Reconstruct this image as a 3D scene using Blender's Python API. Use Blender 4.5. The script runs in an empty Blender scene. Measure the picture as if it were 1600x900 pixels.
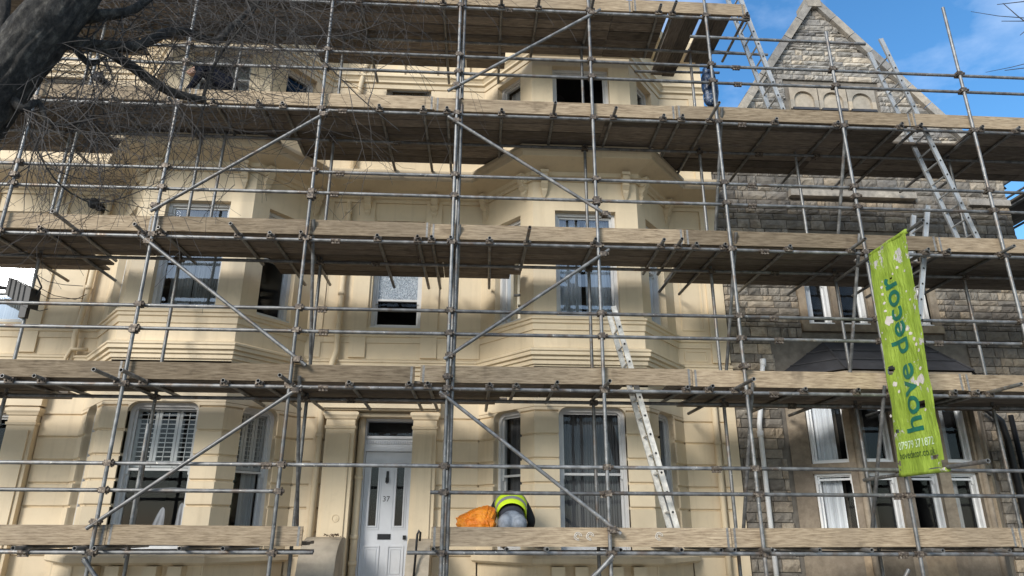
import bpy, math, random
from mathutils import Vector, Matrix, noise
random.seed(7)
R=math.radians
# ------------------------------------------------------------------ camera, sky, sun
sc=bpy.context.scene
FPX=1070.75; PITCH=0.3364116; YAW=0.0528052; ROLL=0.0041639; EYE=1.6
def cam_axes():
    cp,sp,cy,sy=math.cos(PITCH),math.sin(PITCH),math.cos(YAW),math.sin(YAW)
    f=Vector((sy*cp,cy*cp,sp)); rt=Vector((cy,-sy,0)); up=rt.cross(f)
    cr,sr=math.cos(ROLL),math.sin(ROLL)
    return rt*cr+up*sr, -rt*sr+up*cr, f
RT,UP,FW=cam_axes()
cd=bpy.data.cameras.new('camera'); cam=bpy.data.objects.new('camera',cd); sc.collection.objects.link(cam)
m=Matrix((RT,UP,-FW)).transposed().to_4x4(); m.translation=Vector((0,0,EYE)); cam.matrix_world=m
cd.sensor_width=36; cd.lens=FPX/1600*36; cd.clip_end=2000; cd.clip_start=0.05
sc.camera=cam
SUN=Vector((-.72,-1,.56)).normalized()
EL=math.asin(SUN.z); AZ=math.atan2(SUN.x,SUN.y)
w=bpy.data.worlds.new("World"); sc.world=w; w.use_nodes=True
nt=w.node_tree; nt.nodes.clear(); N=nt.nodes.new; Lk=nt.links.new
out=N('ShaderNodeOutputWorld'); bg=N('ShaderNodeBackground'); sky=N('ShaderNodeTexSky')
sky.sky_type='NISHITA'; sky.sun_disc=False; sky.sun_elevation=EL; sky.sun_rotation=AZ%(2*math.pi)
sky.air_density=1.25; sky.dust_density=.25; sky.ozone_density=4.0
tc=N('ShaderNodeTexCoord'); mp=N('ShaderNodeMapping'); mp.inputs['Scale'].default_value=(1.6,1.6,3.2); mp.inputs['Location'].default_value=(.5,2.2,.4)
no=N('ShaderNodeTexNoise'); no.inputs['Scale'].default_value=1.5; no.inputs['Detail'].default_value=8; no.inputs['Roughness'].default_value=.55
cr=N('ShaderNodeValToRGB'); cr.color_ramp.elements[0].position=.50; cr.color_ramp.elements[1].position=.80
cr.color_ramp.elements[0].color=(.0,.0,.0,1); cr.color_ramp.elements[1].color=(.7,.7,.7,1)
mx=N('ShaderNodeMix'); mx.data_type='RGBA'; mx.inputs['B'].default_value=(7.5,8.2,9.2,1)
Lk(tc.outputs['Generated'],mp.inputs[0]); Lk(mp.outputs[0],no.inputs[0]); Lk(no.outputs[0],cr.inputs[0])
# the sun shines through thin high cloud: the veil thickens smoothly towards it
dt=N('ShaderNodeVectorMath'); dt.operation='DOT_PRODUCT'; dt.inputs[1].default_value=SUN; Lk(tc.outputs['Generated'],dt.inputs[0])
mr=N('ShaderNodeMapRange'); mr.inputs['From Min'].default_value=-.15; mr.inputs['From Max'].default_value=1.0; mr.inputs['To Min'].default_value=0; mr.inputs['To Max'].default_value=.62; Lk(dt.outputs['Value'],mr.inputs[0])
mxx=N('ShaderNodeMath'); mxx.operation='MAXIMUM'; Lk(cr.outputs[0],mxx.inputs[0]); Lk(mr.outputs[0],mxx.inputs[1])
hs=N('ShaderNodeHueSaturation'); hs.inputs['Saturation'].default_value=1.2; hs.inputs['Value'].default_value=1.15; Lk(sky.outputs[0],hs.inputs['Color'])
Lk(mxx.outputs[0],mx.inputs['Factor']); Lk(hs.outputs[0],mx.inputs['A']); Lk(mx.outputs['Result'],bg.inputs[0])
bg.inputs[1].default_value=.15; Lk(bg.outputs[0],out.inputs[0])
sd=bpy.data.lights.new('sun','SUN'); sd.energy=2.9; sd.angle=R(19); sd.color=(1,.955,.88)
so=bpy.data.objects.new('sun',sd); sc.collection.objects.link(so); so.rotation_euler=SUN.to_track_quat('Z','Y').to_euler()
sc.view_settings.view_transform='Standard'; sc.view_settings.look='None'; sc.view_settings.exposure=0.35; sc.view_settings.gamma=1
# ------------------------------------------------------------------ helpers
def at(px,py,Y):
    d=RT*((px-800)/FPX)-UP*((py-450)/FPX)+FW
    s=Y/d.y; return Vector((d.x*s,Y,EYE+d.z*s))
def atz(px,py,z):
    d=RT*((px-800)/FPX)-UP*((py-450)/FPX)+FW
    s=(z-EYE)/d.z; return Vector((d.x*s,d.y*s,z))
class MB:
    def __init__(s): s.v=[]; s.f=[]; s.m=[]; s.cm=0
    def add(s,vs,fs):
        b=len(s.v); s.v+= [tuple(v) for v in vs]; s.f+=[tuple(b+i for i in f) for f in fs]; s.m+=[s.cm]*len(fs); return s
    def hexa(s,p):  # 8 pts: bottom 4 then top 4
        return s.add(p,[(0,3,2,1),(4,5,6,7),(0,1,5,4),(1,2,6,5),(2,3,7,6),(3,0,4,7)])
    def box(s,x0,x1,y0,y1,z0,z1):
        return s.hexa([(x0,y0,z0),(x1,y0,z0),(x1,y1,z0),(x0,y1,z0),(x0,y0,z1),(x1,y0,z1),(x1,y1,z1),(x0,y1,z1)])
    def tube(s,p0,p1,r,n=10,r1=None,cap=True):
        p0=Vector(p0);p1=Vector(p1); d=(p1-p0).normalized(); a=d.orthogonal().normalized(); b=d.cross(a); r1=r if r1 is None else r1
        vs=[];
        for p,rr in ((p0,r),(p1,r1)):
            for i in range(n):
                t=2*math.pi*i/n; vs.append(p+a*math.cos(t)*rr+b*math.sin(t)*rr)
        fs=[(i,(i+1)%n,n+(i+1)%n,n+i) for i in range(n)]
        if cap: fs+=[tuple(range(n-1,-1,-1)),tuple(range(n,2*n))]
        return s.add(vs,fs)
    def hollow(s,p0,p1,r=.0242,n=12,ri=.0195,dep=.12):
        p0=Vector(p0);p1=Vector(p1); d=(p1-p0).normalized(); a=d.orthogonal().normalized(); b=d.cross(a)
        rings=[(p0+d*dep,ri),(p0,ri),(p0,r),(p1,r),(p1,ri),(p1-d*dep,ri)]; vs=[]
        for p,rr in rings:
            for i in range(n):
                t=2*math.pi*i/n; vs.append(p+a*math.cos(t)*rr+b*math.sin(t)*rr)
        fs=[]
        for k in range(5):
            for i in range(n): fs.append((k*n+i,k*n+(i+1)%n,(k+1)*n+(i+1)%n,(k+1)*n+i))
        fs+=[tuple(range(n)),tuple(range(5*n,6*n))]
        return s.add(vs,fs)
    def path(s,pts,rad,n=6):
        pts=[Vector(p) for p in pts]; b=len(s.v); prev=None
        for k,p in enumerate(pts):
            d=(pts[min(k+1,len(pts)-1)]-pts[max(k-1,0)]).normalized()
            if prev is None: a=d.orthogonal().normalized()
            else:
                a=(prev-d*prev.dot(d))
                a=a.normalized() if a.length>1e-5 else d.orthogonal().normalized()
            prev=a; c=d.cross(a); r=rad[k] if isinstance(rad,(list,tuple)) else rad
            for i in range(n):
                t=2*math.pi*i/n; s.v.append(tuple(p+a*math.cos(t)*r+c*math.sin(t)*r))
        fs=[]
        for k in range(len(pts)-1):
            for i in range(n): fs.append((b+k*n+i,b+k*n+(i+1)%n,b+(k+1)*n+(i+1)%n,b+(k+1)*n+i))
        fs+=[tuple(b+i for i in range(n-1,-1,-1)),tuple(b+(len(pts)-1)*n+i for i in range(n))]
        s.f+=fs; s.m+=[s.cm]*len(fs); return s
    def sweep(s,path,prof,cap=True):
        # path: plan points left->right; prof: (out,z) list, closed against the wall
        P=[Vector((p[0],p[1])) for p in path]; n=len(P); offs=[]
        for i in range(n):
            ns=[]
            if i>0: d=(P[i]-P[i-1]).normalized(); ns.append(Vector((d.y,-d.x)))
            if i<n-1: d=(P[i+1]-P[i]).normalized(); ns.append(Vector((d.y,-d.x)))
            if len(ns)==1: o=ns[0]
            else:
                o=(ns[0]+ns[1]); o=o/ max(.3,(1+ns[0].dot(ns[1])))
            offs.append(o)
        k=len(prof); vs=[]
        for i in range(n):
            for o,z in prof: vs.append((P[i].x+offs[i].x*o,P[i].y+offs[i].y*o,z))
        fs=[]
        for i in range(n-1):
            for j in range(k):
                j2=(j+1)%k; fs.append((i*k+j,i*k+j2,(i+1)*k+j2,(i+1)*k+j))
        if cap: fs+=[tuple(range(k-1,-1,-1)),tuple((n-1)*k+j for j in range(k))]
        return s.add(vs,fs)
class F:   # local wall frame: u along the wall, d into the wall, z up
    def __init__(s,a,b): s.a=Vector(a); s.d=(Vector(b)-Vector(a)); s.L=s.d.length; s.d.normalize(); s.n=Vector((-s.d.y,s.d.x))
    def p(s,u,d,z): q=s.a+s.d*u+s.n*d; return (q.x,q.y,z)
    def xy(s,u,d=0): q=s.a+s.d*u+s.n*d; return (q.x,q.y)
def lbox(mb,fr,u0,u1,d0,d1,z0,z1):
    return mb.hexa([fr.p(u0,d0,z0),fr.p(u1,d0,z0),fr.p(u1,d1,z0),fr.p(u0,d1,z0),fr.p(u0,d0,z1),fr.p(u1,d0,z1),fr.p(u1,d1,z1),fr.p(u0,d1,z1)])
def wallpanel(mb,fr,u0,u1,z0,z1,holes,d=0,t=.2):
    us=sorted({u0,u1}|{h[0] for h in holes}|{h[1] for h in holes}); zs=sorted({z0,z1}|{h[2] for h in holes}|{h[3] for h in holes})
    us=[u for u in us if u0<=u<=u1]; zs=[z for z in zs if z0<=z<=z1]
    def hole(u,z): return any(h[0]<u<h[1] and h[2]<z<h[3] for h in holes)
    for i in range(len(us)-1):
        for j in range(len(zs)-1):
            uc=(us[i]+us[i+1])/2; zc=(zs[j]+zs[j+1])/2
            if hole(uc,zc): continue
            a,b,c,e=us[i],us[i+1],zs[j],zs[j+1]
            mb.add([fr.p(a,d,c),fr.p(b,d,c),fr.p(b,d,e),fr.p(a,d,e)],[(0,1,2,3)])
    for (a,b,c,e) in holes:
        mb.add([fr.p(a,d,c),fr.p(a,d+t,c),fr.p(a,d+t,e),fr.p(a,d,e)],[(0,1,2,3)])
        mb.add([fr.p(b,d,c),fr.p(b,d+t,c),fr.p(b,d+t,e),fr.p(b,d,e)],[(3,2,1,0)])
        mb.add([fr.p(a,d,e),fr.p(b,d,e),fr.p(b,d+t,e),fr.p(a,d+t,e)],[(3,2,1,0)])
        mb.add([fr.p(a,d,c),fr.p(b,d,c),fr.p(b,d+t,c),fr.p(a,d+t,c)],[(0,1,2,3)])
def spandrel(mb,fr,u,z,r,sgn,d0,d1):
    # fills the top corner of an opening so that it reads as rounded; u,z = corner, sgn +1 left corner
    n=6; pts=[(u,z)]+[(u+sgn*r*(1-math.cos(math.pi/2*i/n)), z-r*(1-math.sin(math.pi/2*i/n))) for i in range(n+1)]
    k=len(pts); vs=[fr.p(a,d0,b) for a,b in pts]+[fr.p(a,d1,b) for a,b in pts]
    fs=[tuple(range(k)),tuple(range(2*k-1,k-1,-1))]+[(i,(i+1)%k,k+(i+1)%k,k+i) for i in range(k)]
    mb.add(vs,fs)
COL=sc.collection
def obj(name,mb,mat,parent=None,smooth=False,mesh=None):
    if mesh is None:
        mesh=bpy.data.meshes.new(name); mesh.from_pydata(mb.v,[],mb.f)
        mats=mat if isinstance(mat,(list,tuple)) else [mat]
        for q in mats: mesh.materials.append(q)
        if len(mats)>1: mesh.polygons.foreach_set('material_index',mb.m)
        if smooth: mesh.polygons.foreach_set('use_smooth',[True]*len(mesh.polygons))
        mesh.update()
        import bmesh
        bm=bmesh.new(); bm.from_mesh(mesh); bmesh.ops.recalc_face_normals(bm,faces=bm.faces); bm.to_mesh(mesh); bm.free()
    o=bpy.data.objects.new(name,mesh); COL.objects.link(o)
    if parent is not None: o.parent=parent; o.matrix_parent_inverse=parent_inv(parent)
    return o
def parent_inv(p):
    mm=Matrix.Identity(4); q=p
    chain=[]
    while q is not None: chain.append(q); q=q.parent
    for q in reversed(chain): mm=mm@ (q.matrix_parent_inverse @ Matrix.Translation(q.location)) if q.parent else Matrix.Translation(q.location)
    return mm.inverted()
def thing(name,label,cat,loc=(0,0,0),group=None):
    o=bpy.data.objects.new(name,None); COL.objects.link(o); o.location=loc; o.empty_display_size=.2
    o['label']=label; o['category']=cat
    if group: o['group']=group
    return o
def tag(o,label,cat,group=None):
    o['label']=label; o['category']=cat
    if group: o['group']=group
    return o
def struct(name,mb,mat): o=obj(name,mb,mat); o['kind']='structure'; return o
def smooth_angle(o,deg=40):
    me=o.data; me.polygons.foreach_set('use_smooth',[True]*len(me.polygons))
    try: me.set_sharp_from_angle(angle=R(deg))
    except Exception: pass
# ------------------------------------------------------------------ materials
def newmat(name):
    m=bpy.data.materials.new(name); m.use_nodes=True; t=m.node_tree; b=t.nodes['Principled BSDF']; return m,t,b
def noise_n(t,scale,detail=5,vec=None,rough=.6,sc3=None):
    n=t.nodes.new('ShaderNodeTexNoise'); n.inputs['Scale'].default_value=scale; n.inputs['Detail'].default_value=detail; n.inputs['Roughness'].default_value=rough
    c=t.nodes.new('ShaderNodeNewGeometry'); src=c.outputs['Position'] if vec is None else vec
    if sc3:
        mp=t.nodes.new('ShaderNodeMapping'); mp.inputs['Scale'].default_value=sc3; t.links.new(src,mp.inputs[0]); src=mp.outputs[0]
    t.links.new(src,n.inputs['Vector']); return n.outputs[0]
def ramp(t,fac,stops):
    r=t.nodes.new('ShaderNodeValToRGB'); e=r.color_ramp.elements
    while len(e)<len(stops): e.new(.5)
    for k,(p,c) in enumerate(stops): e[k].position=p; e[k].color=(*c,1) if len(c)==3 else c
    t.links.new(fac,r.inputs[0]); return r.outputs[0]
def mixc(t,fac,a,b,mode='MIX'):
    n=t.nodes.new('ShaderNodeMix'); n.data_type='RGBA'; n.blend_type=mode
    for k,x in (('Factor',fac),('A',a),('B',b)):
        if isinstance(x,(int,float)): n.inputs[k].default_value=x
        elif isinstance(x,tuple): n.inputs[k].default_value=(*x,1) if len(x)==3 else x
        else: t.links.new(x,n.inputs[k])
    return n.outputs['Result']
def bump(t,b,h,strength=.3,dist=.01):
    n=t.nodes.new('ShaderNodeBump'); n.inputs['Strength'].default_value=strength; n.inputs['Distance'].default_value=dist
    t.links.new(h,n.inputs['Height']); t.links.new(n.outputs[0],b.inputs['Normal'])
def objrand(t):
    o=t.nodes.new('ShaderNodeObjectInfo'); g=t.nodes.new('ShaderNodeNewGeometry')
    a=t.nodes.new('ShaderNodeMath'); a.operation='ADD'; t.links.new(o.outputs['Random'],a.inputs[0]); t.links.new(g.outputs['Random Per Island'],a.inputs[1])
    f=t.nodes.new('ShaderNodeMath'); f.operation='FRACT'; t.links.new(a.outputs[0],f.inputs[0]); return f.outputs[0]
def plain(name,col,rough=.6,metal=0,var=.15,scale=6,bmp=0,spec=.5):
    m,t,b=newmat(name); n=noise_n(t,scale)
    c=ramp(t,n,[(.3,tuple(x*(1-var) for x in col)),(.7,tuple(min(1,x*(1+var)) for x in col))]); t.links.new(c,b.inputs['Base Color'])
    b.inputs['Roughness'].default_value=rough; b.inputs['Metallic'].default_value=metal; b.inputs['Specular IOR Level'].default_value=spec
    if bmp: bump(t,b,noise_n(t,scale*6),bmp,.004)
    return m
def cream(name,base):
    m,t,b=newmat(name)
    d=tuple(x*.86 for x in base); l=tuple(min(1,x*1.05) for x in base)
    c=ramp(t,noise_n(t,.9,6),[(.3,d),(.65,l)])
    # vertical weather streaks
    s=noise_n(t,1,5,sc3=(9,9,.55),rough=.65)
    f=ramp(t,s,[(.53,(0,0,0)),(.80,(.34,.34,.34))])
    c=mixc(t,f,c,(base[0]*.6,base[1]*.56,base[2]*.5))
    s2=noise_n(t,5,8,rough=.75); f2=ramp(t,s2,[(.56,(0,0,0)),(.74,(.30,.30,.30))])
    c=mixc(t,f2,c,(base[0]*.62,base[1]*.6,base[2]*.6))
    rz=t.nodes.new('ShaderNodeHueSaturation'); t.links.new(c,rz.inputs['Color'])
    ob=objrand(t); mr=t.nodes.new('ShaderNodeMapRange'); mr.inputs['To Min'].default_value=.95; mr.inputs['To Max'].default_value=1.04
    t.links.new(ob,mr.inputs[0]); t.links.new(mr.outputs[0],rz.inputs['Value'])
    t.links.new(rz.outputs[0],b.inputs['Base Color']); b.inputs['Roughness'].default_value=.62; b.inputs['Specular IOR Level'].default_value=.3
    bump(t,b,noise_n(t,35,6),.25,.004)
    return m
CREAM=cream('cream_masonry_paint',(.695,.57,.39))
CREAM2=cream('cream_masonry_paint_left',(.69,.565,.39))
def wood(name,axis,c1,c2,c3):
    m,t,b=newmat(name)
    sc3={'x':(3.2,36,36),'y':(36,3.2,36)}[axis]
    oi=t.nodes.new('ShaderNodeObjectInfo'); g=t.nodes.new('ShaderNodeNewGeometry')
    vm=t.nodes.new('ShaderNodeVectorMath'); vm.operation='MULTIPLY_ADD'
    cb=t.nodes.new('ShaderNodeCombineXYZ'); 
    for k in range(3): t.links.new(oi.outputs['Random'],cb.inputs[k])
    vm.inputs[1].default_value=(37,37,37); t.links.new(cb.outputs[0],vm.inputs[0]); t.links.new(g.outputs['Position'],vm.inputs[2])
    n=noise_n(t,1.6,8,vec=vm.outputs[0],sc3=sc3,rough=.7)
    c=ramp(t,n,[(.33,c1),(.5,c2),(.68,c3)])
    kn=noise_n(t,2.3,3,vec=vm.outputs[0]); f=ramp(t,kn,[(.62,(0,0,0)),(.72,(.55,.55,.55))]); c=mixc(t,f,c,tuple(x*.5 for x in c1))
    blot=noise_n(t,.9,4,vec=vm.outputs[0]); f=ramp(t,blot,[(.45,(0,0,0)),(.75,(.5,.5,.5))]); c=mixc(t,f,c,(c2[0]*.72,c2[1]*.74,c2[2]*.8))
    hs=t.nodes.new('ShaderNodeHueSaturation'); t.links.new(c,hs.inputs['Color'])
    mr=t.nodes.new('ShaderNodeMapRange'); mr.inputs['To Min'].default_value=.55; mr.inputs['To Max'].default_value=1.3; t.links.new(oi.outputs['Random'],mr.inputs[0]); t.links.new(mr.outputs[0],hs.inputs['Value'])
    t.links.new(hs.outputs[0],b.inputs['Base Color']); b.inputs['Roughness'].default_value=.85; b.inputs['Specular IOR Level'].default_value=.2
    bump(t,b,n,.5,.004); return m
WOODX=wood('weathered_board','x',(.085,.067,.052),(.18,.148,.115),(.29,.24,.19))
WOODY=wood('weathered_board_cross','y',(.075,.063,.052),(.15,.125,.10),(.24,.20,.165))
TOE=wood('toe_board_wood','x',(.14,.10,.063),(.285,.217,.142),(.42,.33,.225))
def steel():
    m,t,b=newmat('galvanised_tube')
    n=noise_n(t,9,6); c=ramp(t,n,[(.3,(.10,.099,.096)),(.55,(.21,.207,.20)),(.75,(.36,.35,.335))])
    r=noise_n(t,4,5); f=ramp(t,r,[(.55,(0,0,0)),(.68,(.75,.75,.75))]); c=mixc(t,f,c,(.15,.10,.065))
    p=noise_n(t,24,3); f=ramp(t,p,[(.66,(0,0,0)),(.71,(.85,.85,.85))]); c=mixc(t,f,c,(.55,.52,.45))
    hs=t.nodes.new('ShaderNodeHueSaturation'); t.links.new(c,hs.inputs['Color'])
    mr=t.nodes.new('ShaderNodeMapRange'); mr.inputs['To Min'].default_value=.75; mr.inputs['To Max'].default_value=1.2; t.links.new(objrand(t),mr.inputs[0]); t.links.new(mr.outputs[0],hs.inputs['Value'])
    t.links.new(hs.outputs[0],b.inputs['Base Color']); b.inputs['Metallic'].default_value=.55
    rr=ramp(t,n,[(.3,(.38,.38,.38)),(.7,(.62,.62,.62))]); t.links.new(rr,b.inputs['Roughness'])
    bump(t,b,noise_n(t,60,3),.15,.002); return m
STEEL=steel()
def coupler_mat():
    m,t,b=newmat('coupler_steel'); c=ramp(t,noise_n(t,30,4),[(.35,(.04,.034,.03)),(.55,(.13,.10,.075)),(.7,(.33,.28,.22))])
    t.links.new(c,b.inputs['Base Color']); b.inputs['Metallic'].default_value=.4; b.inputs['Roughness'].default_value=.6; return m
COUP=coupler_mat()
ALU=plain('ladder_aluminium',(.42,.42,.41),.45,.5,.12,12,.1)
ALUW=plain('ladder_aluminium_paint_splashed',(.58,.55,.49),.6,.2,.3,16,.2)
BLACK=plain('black_metal',(.015,.015,.016),.45,.3)
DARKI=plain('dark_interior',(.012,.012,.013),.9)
def stone_mat(name,cols,bm=.6):
    m,t,b=newmat(name)
    n=noise_n(t,7,8,rough=.7); c=ramp(t,n,[(.25,cols[0]),(.5,cols[1]),(.75,cols[2])])
    r=objrand(t); rr=ramp(t,r,[(0,(.50,.49,.48)),(.3,(.80,.79,.79)),(.6,(1.0,.97,.93)),(.85,(1.22,1.10,.95)),(1,(.62,.63,.67))])
    c=mixc(t,1.0,c,rr,'MULTIPLY')
    d=noise_n(t,.55,5); f=ramp(t,d,[(.42,(0,0,0)),(.7,(.7,.7,.7))]); c=mixc(t,f,c,(cols[0][0]*.55,cols[0][1]*.55,cols[0][2]*.6))
    t.links.new(c,b.inputs['Base Color']); b.inputs['Roughness'].default_value=.9; b.inputs['Specular IOR Level'].default_value=.2
    bump(t,b,noise_n(t,22,8,rough=.75),bm,.012); return m
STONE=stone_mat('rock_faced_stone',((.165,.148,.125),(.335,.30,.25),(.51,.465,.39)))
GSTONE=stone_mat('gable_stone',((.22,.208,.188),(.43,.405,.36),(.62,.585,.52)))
MORTAR=plain('mortar',(.17,.15,.125),.95,0,.25,8,.3)
ASHLAR=stone_mat('dressed_stone',((.22,.18,.135),(.36,.30,.225),(.50,.43,.33)),.25)
LEAD=plain('lead_roof',(.045,.045,.05),.6,.1,.4,3,.2)
PAINTW=plain('white_paint',(.78,.78,.77),.4,0,.06,8)
PAINTG=plain('door_pale_grey_paint',(.60,.61,.63),.4,0,.06,5)
PVC=plain('white_frame_dusty',(.60,.59,.57),.45,0,.08,6)
def glass_mat(name,tint,refl):
    m,t,b=newmat(name); t.nodes.remove(b); o=t.nodes['Material Output']
    g=t.nodes.new('ShaderNodeBsdfGlossy'); g.inputs['Roughness'].default_value=.03; g.inputs['Color'].default_value=(.9,.95,1,1)
    tr=t.nodes.new('ShaderNodeBsdfTransparent'); tr.inputs['Color'].default_value=(*tint,1)
    mxs=t.nodes.new('ShaderNodeMixShader'); lw=t.nodes.new('ShaderNodeLayerWeight'); lw.inputs['Blend'].default_value=refl
    a=t.nodes.new('ShaderNodeMath'); a.operation='MULTIPLY_ADD'; a.inputs[1].default_value=.9; a.inputs[2].default_value=refl*.25; t.links.new(lw.outputs['Fresnel'],a.inputs[0])
    t.links.new(a.outputs[0],mxs.inputs[0]); t.links.new(tr.outputs[0],mxs.inputs[1]); t.links.new(g.outputs[0],mxs.inputs[2]); t.links.new(mxs.outputs[0],o.inputs[0])
    nb=t.nodes.new('ShaderNodeBump'); nb.inputs['Strength'].default_value=.05; nb.inputs['Distance'].default_value=.02
    t.links.new(noise_n(t,2.2,2),nb.inputs['Height']); t.links.new(nb.outputs[0],g.inputs['Normal'])
    return m
GLASS=glass_mat('window_glass',(.88,.89,.89),.09)
GLASSR=glass_mat('window_glass_reflective',(.8,.84,.86),.38)
def frosted():
    m,t,b=newmat('frosted_glass'); v=t.nodes.new('ShaderNodeTexVoronoi'); v.inputs['Scale'].default_value=55
    g=t.nodes.new('ShaderNodeNewGeometry'); t.links.new(g.outputs['Position'],v.inputs['Vector'])
    c=ramp(t,v.outputs['Distance'],[(.1,(.10,.12,.14)),(.6,(.36,.41,.46))]); t.links.new(c,b.inputs['Base Color']); b.inputs['Roughness'].default_value=.2
    bump(t,b,v.outputs['Distance'],.8,.01); return m
FROST=frosted()
def cloth(name,c1,c2,scale=14):
    m,t,b=newmat(name); n=noise_n(t,1,4,sc3=(scale,scale,.4)); c=ramp(t,n,[(.35,c1),(.65,c2)]); t.links.new(c,b.inputs['Base Color']); b.inputs['Roughness'].default_value=.9; return m
CURT_D=cloth('dark_curtain',(.07,.07,.075),(.135,.135,.14))
CURT_W=cloth('net_curtain',(.5,.52,.55),(.85,.87,.9))
CURT_G=cloth('grey_curtain',(.28,.28,.27),(.5,.5,.49))
# ------------------------------------------------------------------ ground
gm,t,b=newmat('street_asphalt'); c=ramp(t,noise_n(t,30,6),[(.3,(.05,.05,.05)),(.7,(.09,.088,.085))]); t.links.new(c,b.inputs['Base Color']); b.inputs['Roughness'].default_value=.9; bump(t,b,noise_n(t,120,4),.5,.01)
PAVE=plain('pavement_concrete',(.27,.25,.225),.9,0,.2,2.5,.4)
mb=MB(); mb.box(-400,400,-400,400,-1.6,-1.5); struct('ground',mb,plain('earth',(.12,.11,.09),.95))
mb=MB(); mb.box(-60,60,-9,1.2,-.6,-.004); struct('road',mb,gm)
mb=MB(); mb.box(-60,60,1.35,9.9,-.6,.12); struct('pavement',mb,PAVE)
mb=MB(); mb.box(-60,60,1.2,1.35,-.6,.13); struct('kerb',mb,plain('kerb_stone',(.35,.34,.32),.85,0,.2,5,.3))
mb=MB(); mb.box(-60,60,-14,-9.15,-.6,.12); struct('far_pavement',mb,PAVE)
mb=MB(); mb.box(-60,60,9.9,14,-1.45,-1.2); struct('area_floor',mb,PAVE)
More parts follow.
